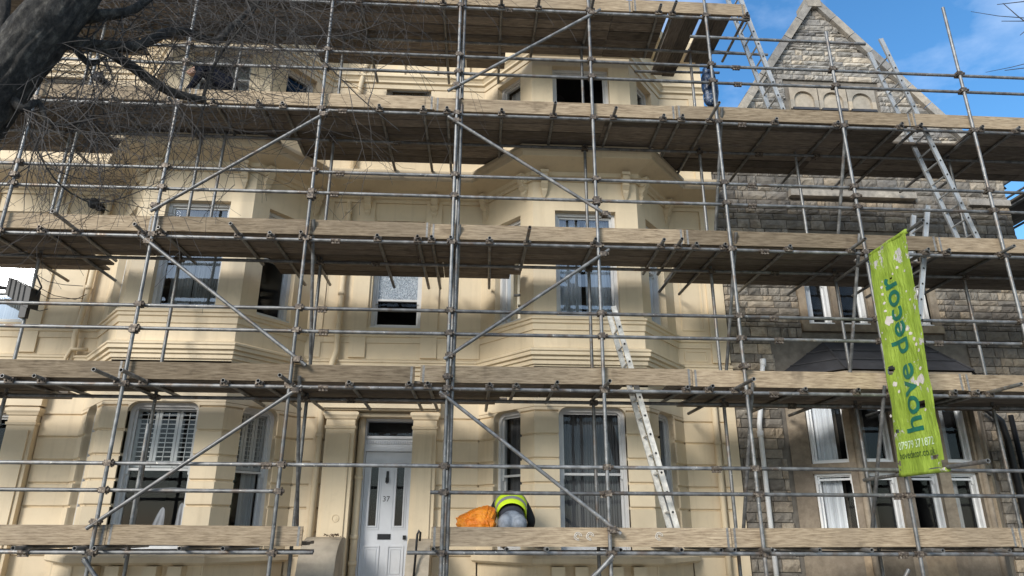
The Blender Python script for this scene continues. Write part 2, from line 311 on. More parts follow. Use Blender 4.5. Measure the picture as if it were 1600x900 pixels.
# ------------------------------------------------------------------ windows
def wavy(mb,fr,u0,u1,d,z0,z1,waves=10,amp=.02,jit=.3,seed=0):
    rnd=random.Random(seed); n=max(12,int((u1-u0)*170)); vs=[]
    ph=rnd.random()*6
    for i in range(n+1):
        u=u0+(u1-u0)*i/n; x=(u-u0)*waves*2*math.pi+ph
        dd=amp*math.sin(x+jit*3*math.sin(x*.37))+amp*.4*math.sin(x*2.3)
        vs+= [fr.p(u,d+dd,z0),fr.p(u,d+dd*.8,z1)]
    mb.add(vs,[(2*i,2*i+2,2*i+3,2*i+1) for i in range(n)])
def sash_window(house,fr,u0,u1,z0,z1,rec=.14,rail=None,mat=PVC,fw=.055,curtain=None,cmat=CURT_D,round_r=0,topglass=None,lowglass=None,glass=GLASS,shutter=False,sill=True,gap=None,bars=0,label=None,seed=1,wide_low=True):
    mb=MB()
    # box frame
    lbox(mb,fr,u0,u0+fw,rec-.03,rec+.10,z0,z1); lbox(mb,fr,u1-fw,u1,rec-.03,rec+.10,z0,z1)
    lbox(mb,fr,u0+fw,u1-fw,rec-.03,rec+.10,z1-fw,z1); lbox(mb,fr,u0+fw,u1-fw,rec-.04,rec+.10,z0,z0+fw*1.1)
    if round_r:
        for sg,uu in ((1,u0+fw),(-1,u1-fw)): spandrel(mb,fr,uu,z1-fw,round_r,sg,rec-.028,rec+.02)
    win=obj('window',mb,mat,house)
    if label: win['label']=label
    a,b_,c,e=u0+fw,u1-fw,z0+fw*1.1,z1-fw
    rail=rail if rail is not None else (c+e)/2
    s=.032 if fw>.05 else .02
    up=MB(); lo=MB()
    for (q,zz0,zz1,d0) in ((up,rail-.018,e,rec+.012),(lo,c,rail+.018,rec+.05)):
        lbox(q,fr,a,a+s,d0,d0+.035,zz0,zz1); lbox(q,fr,b_-s,b_,d0,d0+.035,zz0,zz1)
        lbox(q,fr,a+s,b_-s,d0,d0+.035,zz1-s,zz1); lbox(q,fr,a+s,b_-s,d0,d0+.035,zz0,zz0+s*(1.3 if q is lo else 1))
        for k in range(bars):
            uc=a+(b_-a)*(k+1)/(bars+1); lbox(q,fr,uc-.008,uc+.008,d0+.005,d0+.03,zz0+s,zz1-s)
        if q is up:
            for uu in (a,b_-s):   # sash horns
                lbox(q,fr,uu,uu+s,d0,d0+.035,zz0-.05,zz0)
    obj('sash',up,mat,win); obj('sash',lo,mat,win)
    g=MB(); g.add([fr.p(a+s,rec+.03,rail+.014),fr.p(b_-s,rec+.03,rail+.014),fr.p(b_-s,rec+.03,e-s),fr.p(a+s,rec+.03,e-s)],[(0,1,2,3)]); obj('pane',g,topglass or glass,win)
    g=MB(); g.add([fr.p(a+s,rec+.066,c+s*1.3),fr.p(b_-s,rec+.066,c+s*1.3),fr.p(b_-s,rec+.066,rail-.014),fr.p(a+s,rec+.066,rail-.014)],[(0,1,2,3)]); obj('pane',g,lowglass or glass,win)
    if sill:
        g=MB(); lbox(g,fr,u0,u1,rec-.12,rec-.032,z0-.03,z0+.025); obj('sill',g,mat,win)
    if curtain:
        for (ua,ub) in curtain:
            g=MB(); wavy(g,fr,a+(b_-a)*ua,a+(b_-a)*ub,rec+.17,c,e,waves=24,amp=.011,seed=seed+int(ua*10)); obj('curtain',g,cmat,win,True)
    if shutter:
        g=MB(); z_a=rail+.03; z_b=e-.02; nn=3; wd=(b_-a)/nn
        for k in range(nn):
            x0=a+wd*k; x1=x0+wd; st=.045
            lbox(g,fr,x0+.004,x0+st,rec+.10,rec+.13,z_a,z_b); lbox(g,fr,x1-st,x1-.004,rec+.10,rec+.13,z_a,z_b)
            lbox(g,fr,x0+st,x1-st,rec+.10,rec+.13,z_a,z_a+.04); lbox(g,fr,x0+st,x1-st,rec+.10,rec+.13,z_b-.03,z_b)
            nz=int((z_b-z_a-.08)/.066)
            for j in range(nz):
                zc=z_a+.05+.066*(j+.4)
                g.add([fr.p(x0+st,rec+.098,zc+.004),fr.p(x1-st,rec+.098,zc+.004),fr.p(x1-st,rec+.132,zc+.006),fr.p(x0+st,rec+.132,zc+.006),
                       fr.p(x0+st,rec+.098,zc+.016),fr.p(x1-st,rec+.098,zc+.016),fr.p(x1-st,rec+.132,zc+.018),fr.p(x0+st,rec+.132,zc+.018)],[(0,1,2,3),(7,6,5,4),(0,4,5,1),(1,5,6,2),(2,6,7,3),(3,7,4,0)])
            lbox(g,fr,(x0+x1)/2-.005,(x0+x1)/2+.005,rec+.085,rec+.094,z_a+.05,z_b-.05)
        obj('louvre_shutter',g,PVC,win)
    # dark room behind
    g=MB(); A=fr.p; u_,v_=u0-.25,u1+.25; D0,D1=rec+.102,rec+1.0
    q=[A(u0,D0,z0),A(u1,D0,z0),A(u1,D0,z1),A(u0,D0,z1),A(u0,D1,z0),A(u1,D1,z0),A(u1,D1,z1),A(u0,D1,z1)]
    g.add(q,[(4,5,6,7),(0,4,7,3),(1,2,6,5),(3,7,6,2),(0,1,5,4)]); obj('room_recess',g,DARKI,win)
    return win
# ------------------------------------------------------------------ cream houses
YM=11.1; YB=10.1
JZ=[.83,1.17,1.52,1.86,2.2,2.54,2.885,3.23,3.62]
def console(house,fr,u,mat,z=7.16,w=.11,h=.46,dp=.17):
    mb=MB()
    def ring(zz,hw,d0): return [fr.p(u-hw,.01,zz),fr.p(u-hw,-d0,zz),fr.p(u+hw,-d0,zz),fr.p(u+hw,.01,zz)]
    secs=[(z,w*.62,dp),(z-.05,w*.62,dp),(z-.055,w*.5,dp*.86),(z-.12,w*.5,dp*.9),(z-.19,w*.46,dp*.62),(z-.22,w*.56,dp*.70),(z-.27,w*.5,dp*.45),(z-.29,w*.34,dp*.34),(z-.34,w*.42,dp*.42),(z-.38,w*.36,dp*.3),(z-h,w*.06,dp*.08)]
    vs=[];
    for zz,hw,d0 in secs: vs+=ring(zz,hw,d0)
    fs=[(0,1,2,3)]
    for k in range(len(secs)-1):
        for i in range(3): fs.append((k*4+i,k*4+i+1,(k+1)*4+i+1,(k+1)*4+i))
    mb.add(vs,fs)
    for sg in (-1,1):   # scroll cheeks
        mb.tube(fr.p(u+sg*w*.5,-dp*.45,z-.12),fr.p(u+sg*w*.68,-dp*.45,z-.12),.045,10)
        mb.tube(fr.p(u+sg*w*.36,-dp*.25,z-.30),fr.p(u+sg*w*.5,-dp*.25,z-.30),.026,8)
    obj('console_bracket',mb,mat,house)
CORN=[(-.05,7.02),(.03,7.02),(.03,7.08),(.07,7.10),(.07,7.17),(.12,7.19),(.38,7.27),(.40,7.28),(.40,7.36),(.44,7.40),(.44,7.46),(.10,7.56),(-.05,7.56)]
SILLB=[(-.03,4.47),(.02,4.47),(.025,4.56),(.05,4.575),(.05,4.62),(.075,4.63),(.075,4.665),(.0,4.69),(-.03,4.69)]
BANDB=[(-.03,3.92),(.03,3.93),(.03,3.99),(.06,4.0),(.06,4.045),(.10,4.06),(.10,4.11),(.12,4.125),(.12,4.15),(0,4.20),(-.03,4.20)]
TOPB=[(-.03,9.42),(.02,9.42),(.03,9.50),(.07,9.52),(.07,9.56),(.10,9.60),(.13,9.62),(.13,9.66),(.0,9.69),(-.03,9.69)]
PLAT=[(-.03,6.62),(.015,6.62),(.015,6.66),(.0,6.67),(-.03,6.67)]
def bay(house,cx,mat,variant):
    L0=(cx-1.67,YM); L1=(cx-.86,YB); R1=(cx+.86,YB); R0=(cx+1.67,YM)
    fl,ff,fr_=F(L0,L1),F(L1,R1),F(R1,R0)
    SL=fl.L; wu0,wu1=.36,1.36    # front window in u ( .86 half )
    sl0,sl1=SL-.92,SL-.30; sr0,sr1=.30,.92
    wall=MB()
    zt=10.9
    for f,a,b_ in ((fl,sl0,sl1),(ff,wu0,wu1),(fr_,sr0,sr1)):
        wallpanel(wall,f,0,f.L,3.6,zt,[(a,b_,4.70,6.5),(a,b_,8.0,9.32)],0,.16)
    gw=MB()
    for f,a,b_ in ((fl,sl0,sl1),(ff,wu0,wu1),(fr_,sr0,sr1)):
        wallpanel(gw,f,0,f.L,-1.3,3.6,[(a,b_,1.27,3.29),(a+.1,b_-.1,-.9,.82)],.03,.13)
        for sg,uu in ((1,a),(-1,b_)): spandrel(wall,f,uu,3.29,.13,sg,.0,.16)
    obj('bay_wall',wall,mat,house); obj('bay_base_wall',gw,mat,house)
    # rusticated courses, mitred round the folds
    def course(path,z0,z1):
        m_=MB(); m_.sweep(path,[(-.035,z0+.004),(0,z0+.03),(0,z1-.012),(-.035,z1)]); obj('course_block',m_,mat,house)
    for k in range(1,len(JZ)-1):
        z0,z1=JZ[k],JZ[k+1]
        if z1<=3.24:
            course([fl.xy(0),fl.xy(sl0),fl.xy(sl0,.1)],z0,z1)
            course([fl.xy(sl1,.1),fl.xy(sl1),L1,ff.xy(wu0),ff.xy(wu0,.1)],z0,z1)
            course([ff.xy(wu1,.1),ff.xy(wu1),R1,fr_.xy(sr0),fr_.xy(sr0,.1)],z0,z1)
            course([fr_.xy(sr1,.1),fr_.xy(sr1),fr_.xy(fr_.L)],z0,z1)
    # courses above the heads
    m_=MB(); zz=3.29
    for pth in ([L0,L1,R1,R0],): m_.sweep(pth,[(-.035,zz+.002),(0,zz+.01),(0,3.9),(-.035,3.9)])
    obj('course_block',m_,mat,house)
    for pr,(f,a,b_) in (((fl.xy(0),fl.xy(sl0)),(fl,0,sl0)),):
        pass
    for pth in ([fl.xy(0),fl.xy(sl0)],[fl.xy(sl1),L1,ff.xy(wu0)],[ff.xy(wu1),R1,fr_.xy(sr0)],[fr_.xy(sr1),fr_.xy(fr_.L)]):
        m_=MB(); m_.sweep(pth,[(-.035,3.234),(0,3.25),(0,3.292),(-.035,3.292)]); obj('course_block',m_,mat,house)
    P=[L0,L1,R1,R0]
    # consoles
    for u in (.185,1.72-.185): console(house,ff,u,mat)
    for f,us in ((fl,(.12,SL-.17)),(fr_,(.17,SL-.12))):
        for u in us: console(house,f,u,mat)
    # basement corbels under the ground-floor sill band
    for u in (.30,.62,1.10,1.42):
        m_=MB(); lbox(m_,ff,u-.09,u+.09,-.16,.03,.98,1.10); lbox(m_,ff,u-.07,u+.07,-.11,.03,.86,.98); lbox(m_,ff,u-.04,u+.04,-.06,.03,.76,.86); obj('corbel',m_,mat,house)
    return P,(fl,ff,fr_),(sl0,sl1,wu0,wu1,sr0,sr1)
def house(name,label,cat,X0,X1,cx,mat,side):
    h=thing(name,label,cat,(cx,YM,0))
    P,(fl,ff,fr_),(sl0,sl1,wu0,wu1,sr0,sr1)=bay(h,cx,mat,side)
    L0,R0=P[0],P[-1]
    fm=F((X0,YM),(X1,YM))
    wl=MB(); A=lambda x:x-X0
    holes_up=[]; holes_g=[]
    if side=='R':
        holes_up=[(A(-1.79),A(-.95),4.74,6.69),(A(-1.80),A(-.96),8.1,9.58)]
        holes_g=[(A(-1.88),A(-.97),.4,3.26)]
    else:
        holes_up=[(A(-8.21),A(-7.37),4.72,6.69),(A(-8.10),A(-7.26),8.1,9.50)]
        holes_g=[(A(-8.07),A(-7.16),.4,3.26)]
    # wall of the main plane, left and right of the bay
    for a,b_ in ((0,A(L0[0])),(A(R0[0]),A(X1))):
        if b_-a<.02: continue
        wallpanel(wl,fm,a,b_,3.6,10.9,[q for q in holes_up if a<q[0]<b_],0,.2)
        wallpanel(wl,fm,a,b_,-1.3,3.6,[q for q in holes_g if a<q[0]<b_],.03,.45)
    obj('wall',wl,mat,h)
    # body of the house behind
    m_=MB(); m_.box(X0,X1,14.0,14.2,-1.3,10.9); m_.box(X0,X1,YM+.03,14.0,10.75,10.9)
    if side=='R': m_.box(X1-.2,X1,YM+.002,14.0,-1.3,10.75)
    obj('rear_wall',m_,mat,h)
    segs=[]
    def run(a,b_):   # rusticated courses on the flat wall
        for k in range(1,len(JZ)-2):
            m_=MB(); m_.sweep([(a,YM),(b_,YM)],[(-.035,JZ[k]+.004),(0,JZ[k]+.03),(0,JZ[k+1]-.012),(-.035,JZ[k+1])]); obj('course_block',m_,mat,h)
        m_=MB(); m_.sweep([(a,YM),(b_,YM)],[(-.035,3.234),(0,3.25),(0,3.9),(-.035,3.9)]); obj('course_block',m_,mat,h)
    if side=='R': run(X0,-2.34); run(-.60,L0[0]); run(R0[0],3.98); run(4.0,X1-.003)
    else: run(-6.72,L0[0]); run(R0[0],-2.42) ; run(-2.4,X1-.003)
    full=[(X0,YM),L0,P[1],P[2],R0,(X1,YM)]
    for nm,pf in (('cornice',CORN),('sill_course',SILLB),('floor_band',BANDB),('upper_cornice',TOPB)):
        m_=MB(); m_.sweep(full,pf); obj(nm,m_,mat,h)
    m_=MB(); m_.sweep([L0,P[1],P[2],R0],[(-.03,1.10),(.06,1.11),(.10,1.14),(.10,1.20),(.07,1.235),(-.03,1.24)]); obj('base_cornice',m_,mat,h)
    m_=MB(); m_.sweep(full,[(-.03,10.2),(.1,10.22),(.35,10.3),(.4,10.42),(-.03,10.5)]); obj('eaves_cornice',m_,mat,h)
    # small frieze blocks over the upper cornice
    for x in [X0+.35+.62*k for k in range(int((X1-X0-.3)/.62))]:
        if L0[0]-.1<x<R0[0]+.1: continue
        m_=MB(); m_.box(x-.07,x+.07,YM-.05,YM+.01,9.72,10.1); obj('frieze_block',m_,mat,h)
    for x in (.25,.86,1.47):
        m_=MB(); lbox(m_,ff,x-.07,x+.07,-.05,.01,9.72,10.1); obj('frieze_block',m_,mat,h)
    return h,fl,ff,fr_,(sl0,sl1,wu0,wu1,sr0,sr1),fm,A
def pilaster(h,x0,x1,z0,z1,mat,p=.045):
    m_=MB(); m_.box(x0,x1,YM-p,YM+.02,z0,z1); obj('pilaster',m_,mat,h)
# --- house with the grey door
hR,fl,ff,fr_,S,fm,A=house('terraced_house','cream painted house with pale grey door and number 37 left of its bay','house',-2.52,4.27,1.73,CREAM,'R')
sl0,sl1,wu0,wu1,sr0,sr1=S
sash_window(hR,ff,wu0,wu1,1.25,3.29,rail=2.34,curtain=[(0,1)],round_r=.10,seed=3)
sash_window(hR,fl,sl0,sl1,1.25,3.29,rail=2.34,curtain=[(0,1)],round_r=.10,seed=4)
sash_window(hR,fr_,sr0,sr1,1.25,3.29,rail=2.34,curtain=[(0,1)],round_r=.10,seed=5)
sash_window(hR,ff,wu0,wu1,4.70,6.5,rail=5.70,curtain=[(0,.44),(.52,1)],cmat=CURT_W,glass=GLASSR,seed=6)
sash_window(hR,fl,sl0,sl1,4.70,6.5,rail=5.7,curtain=[(0,.5)],cmat=CURT_G,glass=GLASSR,seed=7)
sash_window(hR,fr_,sr0,sr1,4.70,6.5,rail=5.7,curtain=[(0,.6)],cmat=CURT_W,glass=GLASSR,seed=8)
sash_window(hR,ff,wu0,wu1,8.0,9.32,rail=8.5,seed=9)
sash_window(hR,fl,sl0,sl1,8.0,9.32,rail=8.6,curtain=[(0,.8)],cmat=CURT_W,seed=10)
sash_window(hR,fr_,sr0,sr1,8.0,9.32,rail=8.6,seed=11)
sash_window(hR,fm,A(-1.79),A(-.95),4.74,6.69,rail=5.27,topglass=FROST,seed=12,cmat=CURT_D)
sash_window(hR,fm,A(-1.80),A(-.96),8.1,9.58,rail=8.9,curtain=[(0,1)],cmat=CURT_W,glass=GLASSR,seed=13)
for x0,x1 in ((-2.10,-1.83),(-.93,-.66)):
    pilaster(hR,x0,x1,4.22,7.02,CREAM,.04); console(hR,fm,A((x0+x1)/2),CREAM)
pilaster(hR,3.97,4.267,4.22,7.02,CREAM,.04); pilaster(hR,3.97,4.267,7.6,9.4,CREAM,.04)
pilaster(hR,-.655,.04,4.22,4.47,CREAM,.02)
m_=MB(); m_.box(-1.83,-.92,YM-.10,YM+.02,8.02,8.10); obj('sill',m_,CREAM,hR)
# raised panel mouldings right of the bay
for (a,b_,c,e) in ((3.5,3.9,4.78,6.7),(3.5,3.9,4.24,4.44)):
    m_=MB(); w_=.03
    m_.box(a,a+w_,YM-.014,YM+.01,c,e); m_.box(b_-w_,b_,YM-.014,YM+.01,c,e); m_.box(a+w_,b_-w_,YM-.014,YM+.01,e-w_,e); m_.box(a+w_,b_-w_,YM-.014,YM+.01,c,c+w_); obj('wall_panel',m_,CREAM,hR)
# door surround
for x0,x1 in ((-2.33,-1.88),(-.97,-.60)):
    m_=MB(); m_.box(x0,x1,YM-.10,YM+.05,.2,3.06); m_.box(x0+.06,x1-.06,YM-.125,YM-.098,.75,2.98)
    m_.sweep([(x0,YM+.04),(x0,YM-.10),(x1,YM-.10),(x1,YM+.04)],[(0,3.06),(.015,3.06),(.02,3.10),(0.0,3.11),(0.0,3.20),(.02,3.21),(.03,3.24),(.05,3.27),(.05,3.31),(0,3.34),(-.05,3.34),(-.05,3.06)])
    m_.box(x0+.004,x1-.004,YM-.094,YM+.05,3.06,3.337); obj('door_pilaster',m_,CREAM,hR)
m_=MB(); m_.path([(-2.06+.05*math.cos(a_*math.pi/10),YM-.127,1.72+.05*math.sin(a_*math.pi/10)) for a_ in range(21)],.008,6); m_.tube((-2.06,YM-.12,1.72),(-2.06,YM-.132,1.72),.026,16); obj('round_boss',m_,CREAM,hR)
m_=MB(); m_.box(-2.38,-.55,YM-.20,YM+.02,3.37,3.45); m_.box(-2.36,-.57,YM-.15,YM+.02,3.343,3.367); m_.box(-2.36,-.57,YM-.13,YM+.02,3.453,3.7); obj('door_entablature',m_,CREAM,hR)
m_=MB(); m_.box(-1.88,-.97,YM-.02,YM+.30,3.262,3.31); obj('door_soffit',m_,CREAM,hR)
# recess column pipe and door
m_=MB(); m_.tube((-1.80,YM+.12,.2),(-1.80,YM+.12,3.26),.055,16); 
for z in (1.05,1.42,2.3): m_.tube((-1.80,YM+.12,z),(-1.80,YM+.12,z+.07),.066,16)
obj('downpipe',m_,CREAM,hR,True)
DX0,DX1,DY=-1.73,-1.0,YM+.25
m_=MB(); m_.box(DX0-.06,DX0,DY-.06,DY+.12,.3,3.26); m_.box(DX1,DX1+.035,DY-.06,DY+.12,.3,3.26); m_.box(DX0,DX1,DY-.05,DY+.12,2.74,2.98); m_.box(DX0,DX1,DY-.05,DY+.12,3.22,3.258)
m_.box(DX0-.0,DX1,DY-.08,DY-.05,2.94,2.98); m_.box(DX0,DX1,DY-.075,DY-.05,2.745,2.78)
x=DX0+.02
while x<DX1-.02: m_.box(x,x+.018,DY-.07,DY-.05,2.86,2.91); x+=.036
dr=obj('door_frame',m_,PAINTG,hR)
m_=MB(); m_.add([(DX0,DY+.02,2.98),(DX1,DY+.02,2.98),(DX1,DY+.02,3.22),(DX0,DY+.02,3.22)],[(0,1,2,3)]); obj('pane',m_,GLASS,dr)
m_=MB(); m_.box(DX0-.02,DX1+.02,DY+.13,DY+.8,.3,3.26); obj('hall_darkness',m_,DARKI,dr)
dm=MB()
# door leaf built from stiles, rails and raised panels
def rect_frame(mb,x0,x1,z0,z1,w_,y0,y1):
    mb.box(x0,x0+w_,y0,y1,z0,z1); mb.box(x1-w_,x1,y0,y1,z0,z1); mb.box(x0+w_,x1-w_,y0,y1,z0,z0+w_); mb.box(x0+w_,x1-w_,y0,y1,z1-w_,z1)
x0,x1=DX0+.004,DX1-.004
gl=[(x0+.10,x0+.215),(x1-.215,x1-.10)]; gz=(1.62,2.56)
dm.box(x0,gl[0][0],DY,DY+.045,.35,2.735); dm.box(gl[0][1],gl[1][0],DY,DY+.045,.35,2.735); dm.box(gl[1][1],x1,DY,DY+.045,.35,2.735)
for a,b_ in gl:
    dm.box(a,b_,DY,DY+.045,gz[1],2.735); dm.box(a,b_,DY,DY+.045,.35,gz[0]); rect_frame(dm,a-.022,b_+.022,gz[0]-.022,gz[1]+.022,.02,DY-.016,DY-.001); rect_frame(dm,a-.055,b_+.055,gz[0]-.055,gz[1]+.055,.012,DY-.010,DY-.001)
for a,b_ in ((x0+.05,x0+.30),(x1-.30,x1-.05)):
    rect_frame(dm,a,b_,.88,1.33,.018,DY-.016,DY-.001); rect_frame(dm,a+.045,b_-.045,.925,1.285,.010,DY-.010,DY-.001)
dleaf=obj('door',dm,PAINTG,hR)
for a,b_ in gl:
    m_=MB(); m_.add([(a,DY+.02,gz[0]),(b_,DY+.02,gz[0]),(b_,DY+.02,gz[1]),(a,DY+.02,gz[1])],[(0,1,2,3)]); obj('pane',m_,GLASS,dleaf)
m_=MB(); m_.box((x0+x1)/2-.10,(x0+x1)/2+.10,DY-.012,DY-.001,1.42,1.50); m_.box((x0+x1)/2-.08,(x0+x1)/2+.08,DY-.018,DY-.012,1.44,1.48); obj('letterbox',m_,BLACK,dleaf)
m_=MB(); xc=(x0+x1)/2; m_.box(xc-.02,xc+.02,DY-.02,DY-.001,2.27,2.44); m_.path([(xc-.02,DY-.03,2.34),(xc-.02,DY-.04,2.27),(xc,DY-.045,2.25),(xc+.02,DY-.04,2.27),(xc+.02,DY-.03,2.34)],.007); obj('door_knocker',m_,BLACK,dleaf)
m_=MB(); m_.box(x1-.07,x1-.025,DY-.03,DY-.001,1.42,1.48); m_.tube((x1-.047,DY-.03,1.45),(x1-.047,DY-.06,1.45),.018,12); obj('door_knob',m_,BLACK,dleaf)
def text_mesh(name,s,size,mat,parent,M4,bold=0,deform=None,align='LEFT',spacing=1.0):
    cu=bpy.data.curves.new(name,'FONT'); cu.body=s; cu.size=size; cu.align_x=align; cu.offset=bold; cu.resolution_u=4; cu.space_character=spacing
    to=bpy.data.objects.new(name,cu); COL.objects.link(to)
    dg=bpy.context.evaluated_depsgraph_get(); me=bpy.data.meshes.new_from_object(to.evaluated_get(dg)); bpy.data.objects.remove(to)
    if deform:
        import bmesh
        bm=bmesh.new(); bm.from_mesh(me)
        for _ in range(3):
            lg=[e for e in bm.edges if e.calc_length()>.045]
            if not lg: break
            bmesh.ops.subdivide_edges(bm,edges=lg,cuts=1); bmesh.ops.triangulate(bm,faces=bm.faces[:])
        bm.to_mesh(me); bm.free()
    for v in me.vertices:
        p=M4@v.co; v.co=deform(p) if deform else p
    me.materials.clear(); me.materials.append(mat)
    return obj(name,None,None,parent,mesh=me)
text_mesh('house_number','37',.115,BLACK,dleaf,Matrix.Translation((xc,DY-.004,1.98))@Matrix.Rotation(R(90),4,'X'),.0,None,'CENTER')
# steps and swept cheek walls in front of the door
CHK=plain('cheek_wall_render',(.40,.34,.26),.8,0,.25,3,.3)
def cheek(x0,x1,ztop,lab):
    m_=MB(); pts=[(YM-.002,ztop-.02),(YM-.2,ztop)]
    for i in range(1,9):
        a=i/8*math.pi/2; pts.append((YM-.2-.55*math.sin(a)*1.0, ztop-.42*(1-math.cos(a))))
    pts+=[(9.95,.18),(9.95,0.0),(YM-.002,0.0)]
    k=len(pts); vs=[(x0,y,z) for y,z in pts]+[(x1,y,z) for y,z in pts]
    m_.add(vs,[tuple(range(k)),tuple(range(2*k-1,k-1,-1))]+[(i,(i+1)%k,k+(i+1)%k,k+i) for i in range(k)])
    o=obj('cheek_wall',m_,CHK,hR); o['label']=lab
cheek(-2.42,-1.90,1.46,'grey stained sloping cheek wall left of the front steps'); cheek(-.93,-.60,1.44,'sloping cheek wall right of the front steps')
for k in range(5):
    m_=MB(); m_.box(-1.90,-.93,9.95+.235*k+.001,9.95+.235*(k+1),0,.12+.155*k-.02); m_.box(-1.90,-.93,9.93+.235*k+.001,9.95+.235*(k+1),.12+.155*k-.018,.12+.155*k+.02); obj('step',m_,ASHLAR,hR)
m_=MB(); m_.box(-1.90,-.93,11.15,DY+.2,0,.84); obj('step',m_,ASHLAR,hR)
# downpipes
def pipe(h,pts,r,mat,collars=()):
    m_=MB(); m_.path(pts,r,12)
    for p in collars: m_.tube((p[0],p[1],p[2]-.035),(p[0],p[1],p[2]+.035),r*1.22,14)
    obj('downpipe',m_,mat,h,True)
pipe(hR,[(-2.42,YM-.09,.2),(-2.42,YM-.09,3.3),(-2.36,YM-.14,3.55),(-2.34,YM-.16,3.9),(-2.30,YM-.20,4.1),(-2.28,YM-.08,4.3),(-2.28,YM-.08,4.48),(-2.28,YM-.14,4.6),(-2.28,YM-.08,4.75),(-2.28,YM-.08,7.0)],.048,CREAM,[(-2.42,YM-.09,1.3),(-2.42,YM-.09,2.95),(-2.28,YM-.08,5.3),(-2.28,YM-.08,6.8)])
pipe(hR,[(-2.28,YM-.08,7.55),(-2.28,YM-.08,9.4),(-2.22,YM-.08,9.8),(-2.1,YM-.1,10.2)],.045,CREAM,[(-2.28,YM-.08,8.6),(-2.22,YM-.08,9.8)])
pipe(hR,[(3.90,YM-.07,.2),(3.90,YM-.07,3.9)],.045,CREAM,[(3.90,YM-.07,1.3),(3.90,YM-.07,2.9)])
# --- left house
hL,fl,ff,fr_,S,fm,A=house('terraced_house','cream painted house with louvre shutters in its bay behind the branches','house',-8.9,-2.523,-4.46,CREAM2,'L')
sl0,sl1,wu0,wu1,sr0,sr1=S
sash_window(hL,ff,wu0,wu1,1.25,3.29,rail=2.36,round_r=.10,shutter=True,mat=PVC,seed=21)
sash_window(hL,fl,sl0,sl1,1.25,3.29,rail=2.36,round_r=.10,shutter=True,seed=22)
sash_window(hL,fr_,sr0,sr1,1.25,3.29,rail=2.36,round_r=.10,shutter=True,curtain=[(.5,1)],cmat=CURT_G,seed=23)
sash_window(hL,ff,wu0,wu1,4.70,6.5,rail=5.70,curtain=[(.1,.48),(.5,1)],cmat=CURT_G,glass=GLASSR,seed=24)
sash_window(hL,fl,sl0,sl1,4.70,6.5,rail=5.7,glass=GLASSR,seed=25)
sash_window(hL,fr_,sr0,sr1,4.70,6.5,rail=5.7,glass=GLASS,seed=26)
wq=sash_window(hL,ff,wu0,wu1,8.0,9.32,rail=8.9,curtain=[(.55,1)],cmat=CURT_G,seed=27)
sash_window(hL,fl,sl0,sl1,8.0,9.32,rail=8.7,seed=28); sash_window(hL,fr_,sr0,sr1,8.0,9.32,rail=8.7,seed=29)
sash_window(hL,fm,A(-8.21),A(-7.37),4.72,6.69,rail=5.27,glass=GLASSR,topglass=GLASSR,seed=30,curtain=[(0,1)],cmat=CURT_G)  # the full-width grey curtain stands in for bright sky reflected in this window
sash_window(hL,fm,A(-8.10),A(-7.26),8.1,9.50,rail=8.8,glass=GLASSR,seed=31)
sash_window(hL,fm,A(-8.07),A(-7.16),.4,3.26,rail=2.3,seed=32)
for x0,x1 in ((-8.5,-8.25),(-7.33,-7.06)): pilaster(hL,x0,x1,4.22,7.02,CREAM2,.04); console(hL,fm,A((x0+x1)/2),CREAM2)
pilaster(hL,-2.85,-2.56,4.22,7.02,CREAM2,.02)
m_=MB(); x0,x1=-7.16,-6.74; m_.box(x0,x1,YM-.10,YM+.05,.2,3.06); m_.box(x0+.06,x1-.06,YM-.125,YM-.098,.75,2.98)
m_.sweep([(x0,YM+.04),(x0,YM-.10),(x1,YM-.10),(x1,YM+.04)],[(0,3.06),(.015,3.06),(.02,3.10),(0.0,3.11),(0.0,3.20),(.02,3.21),(.03,3.24),(.05,3.27),(.05,3.31),(0,3.34),(-.05,3.34),(-.05,3.06)]); m_.box(x0+.004,x1-.004,YM-.094,YM+.05,3.06,3.337); obj('door_pilaster',m_,CREAM2,hL)
m_=MB(); m_.box(-8.5,-6.69,YM-.14,YM+.02,3.35,3.7); obj('door_entablature',m_,CREAM2,hL)
for x in (-6.52,-6.35): 
    m_=MB(); m_.box(x-.012,x+.012,YM-.02,YM+.01,4.3,7.0); obj('wall_fillet',m_,CREAM2,hL)
pipe(hL,[(-6.42,YM-.09,4.0),(-6.42,YM-.09,4.25),(-6.42,YM-.13,4.5),(-6.40,YM-.12,4.72),(-6.40,YM-.09,5.0),(-6.35,YM-.09,7.0)],.045,CREAM2,[(-6.40,YM-.09,5.3),(-6.38,YM-.09,6.0)])
pipe(hL,[(-6.20,YM-.09,4.26),(-6.42,YM-.16,4.24),(-6.47,YM-.16,4.1),(-6.47,YM-.16,3.95),(-6.1,YM-.16,3.95)],.03,CREAM2)
for z in (6.80,9.33):
    m_=MB(); X_=-6.56 if z<8 else -6.98
    m_.tube((X_,YM+.0,z),(X_,YM-.16,z-.01),.075,16); m_.tube((X_,YM-.162,z-.01),(X_,YM-.21,z-.02),.095,16); m_.tube((X_+.1,YM,z-.06),(X_+.1,YM-.12,z-.07),.05,12); obj('flue_terminal',m_,BLACK,hL,True)
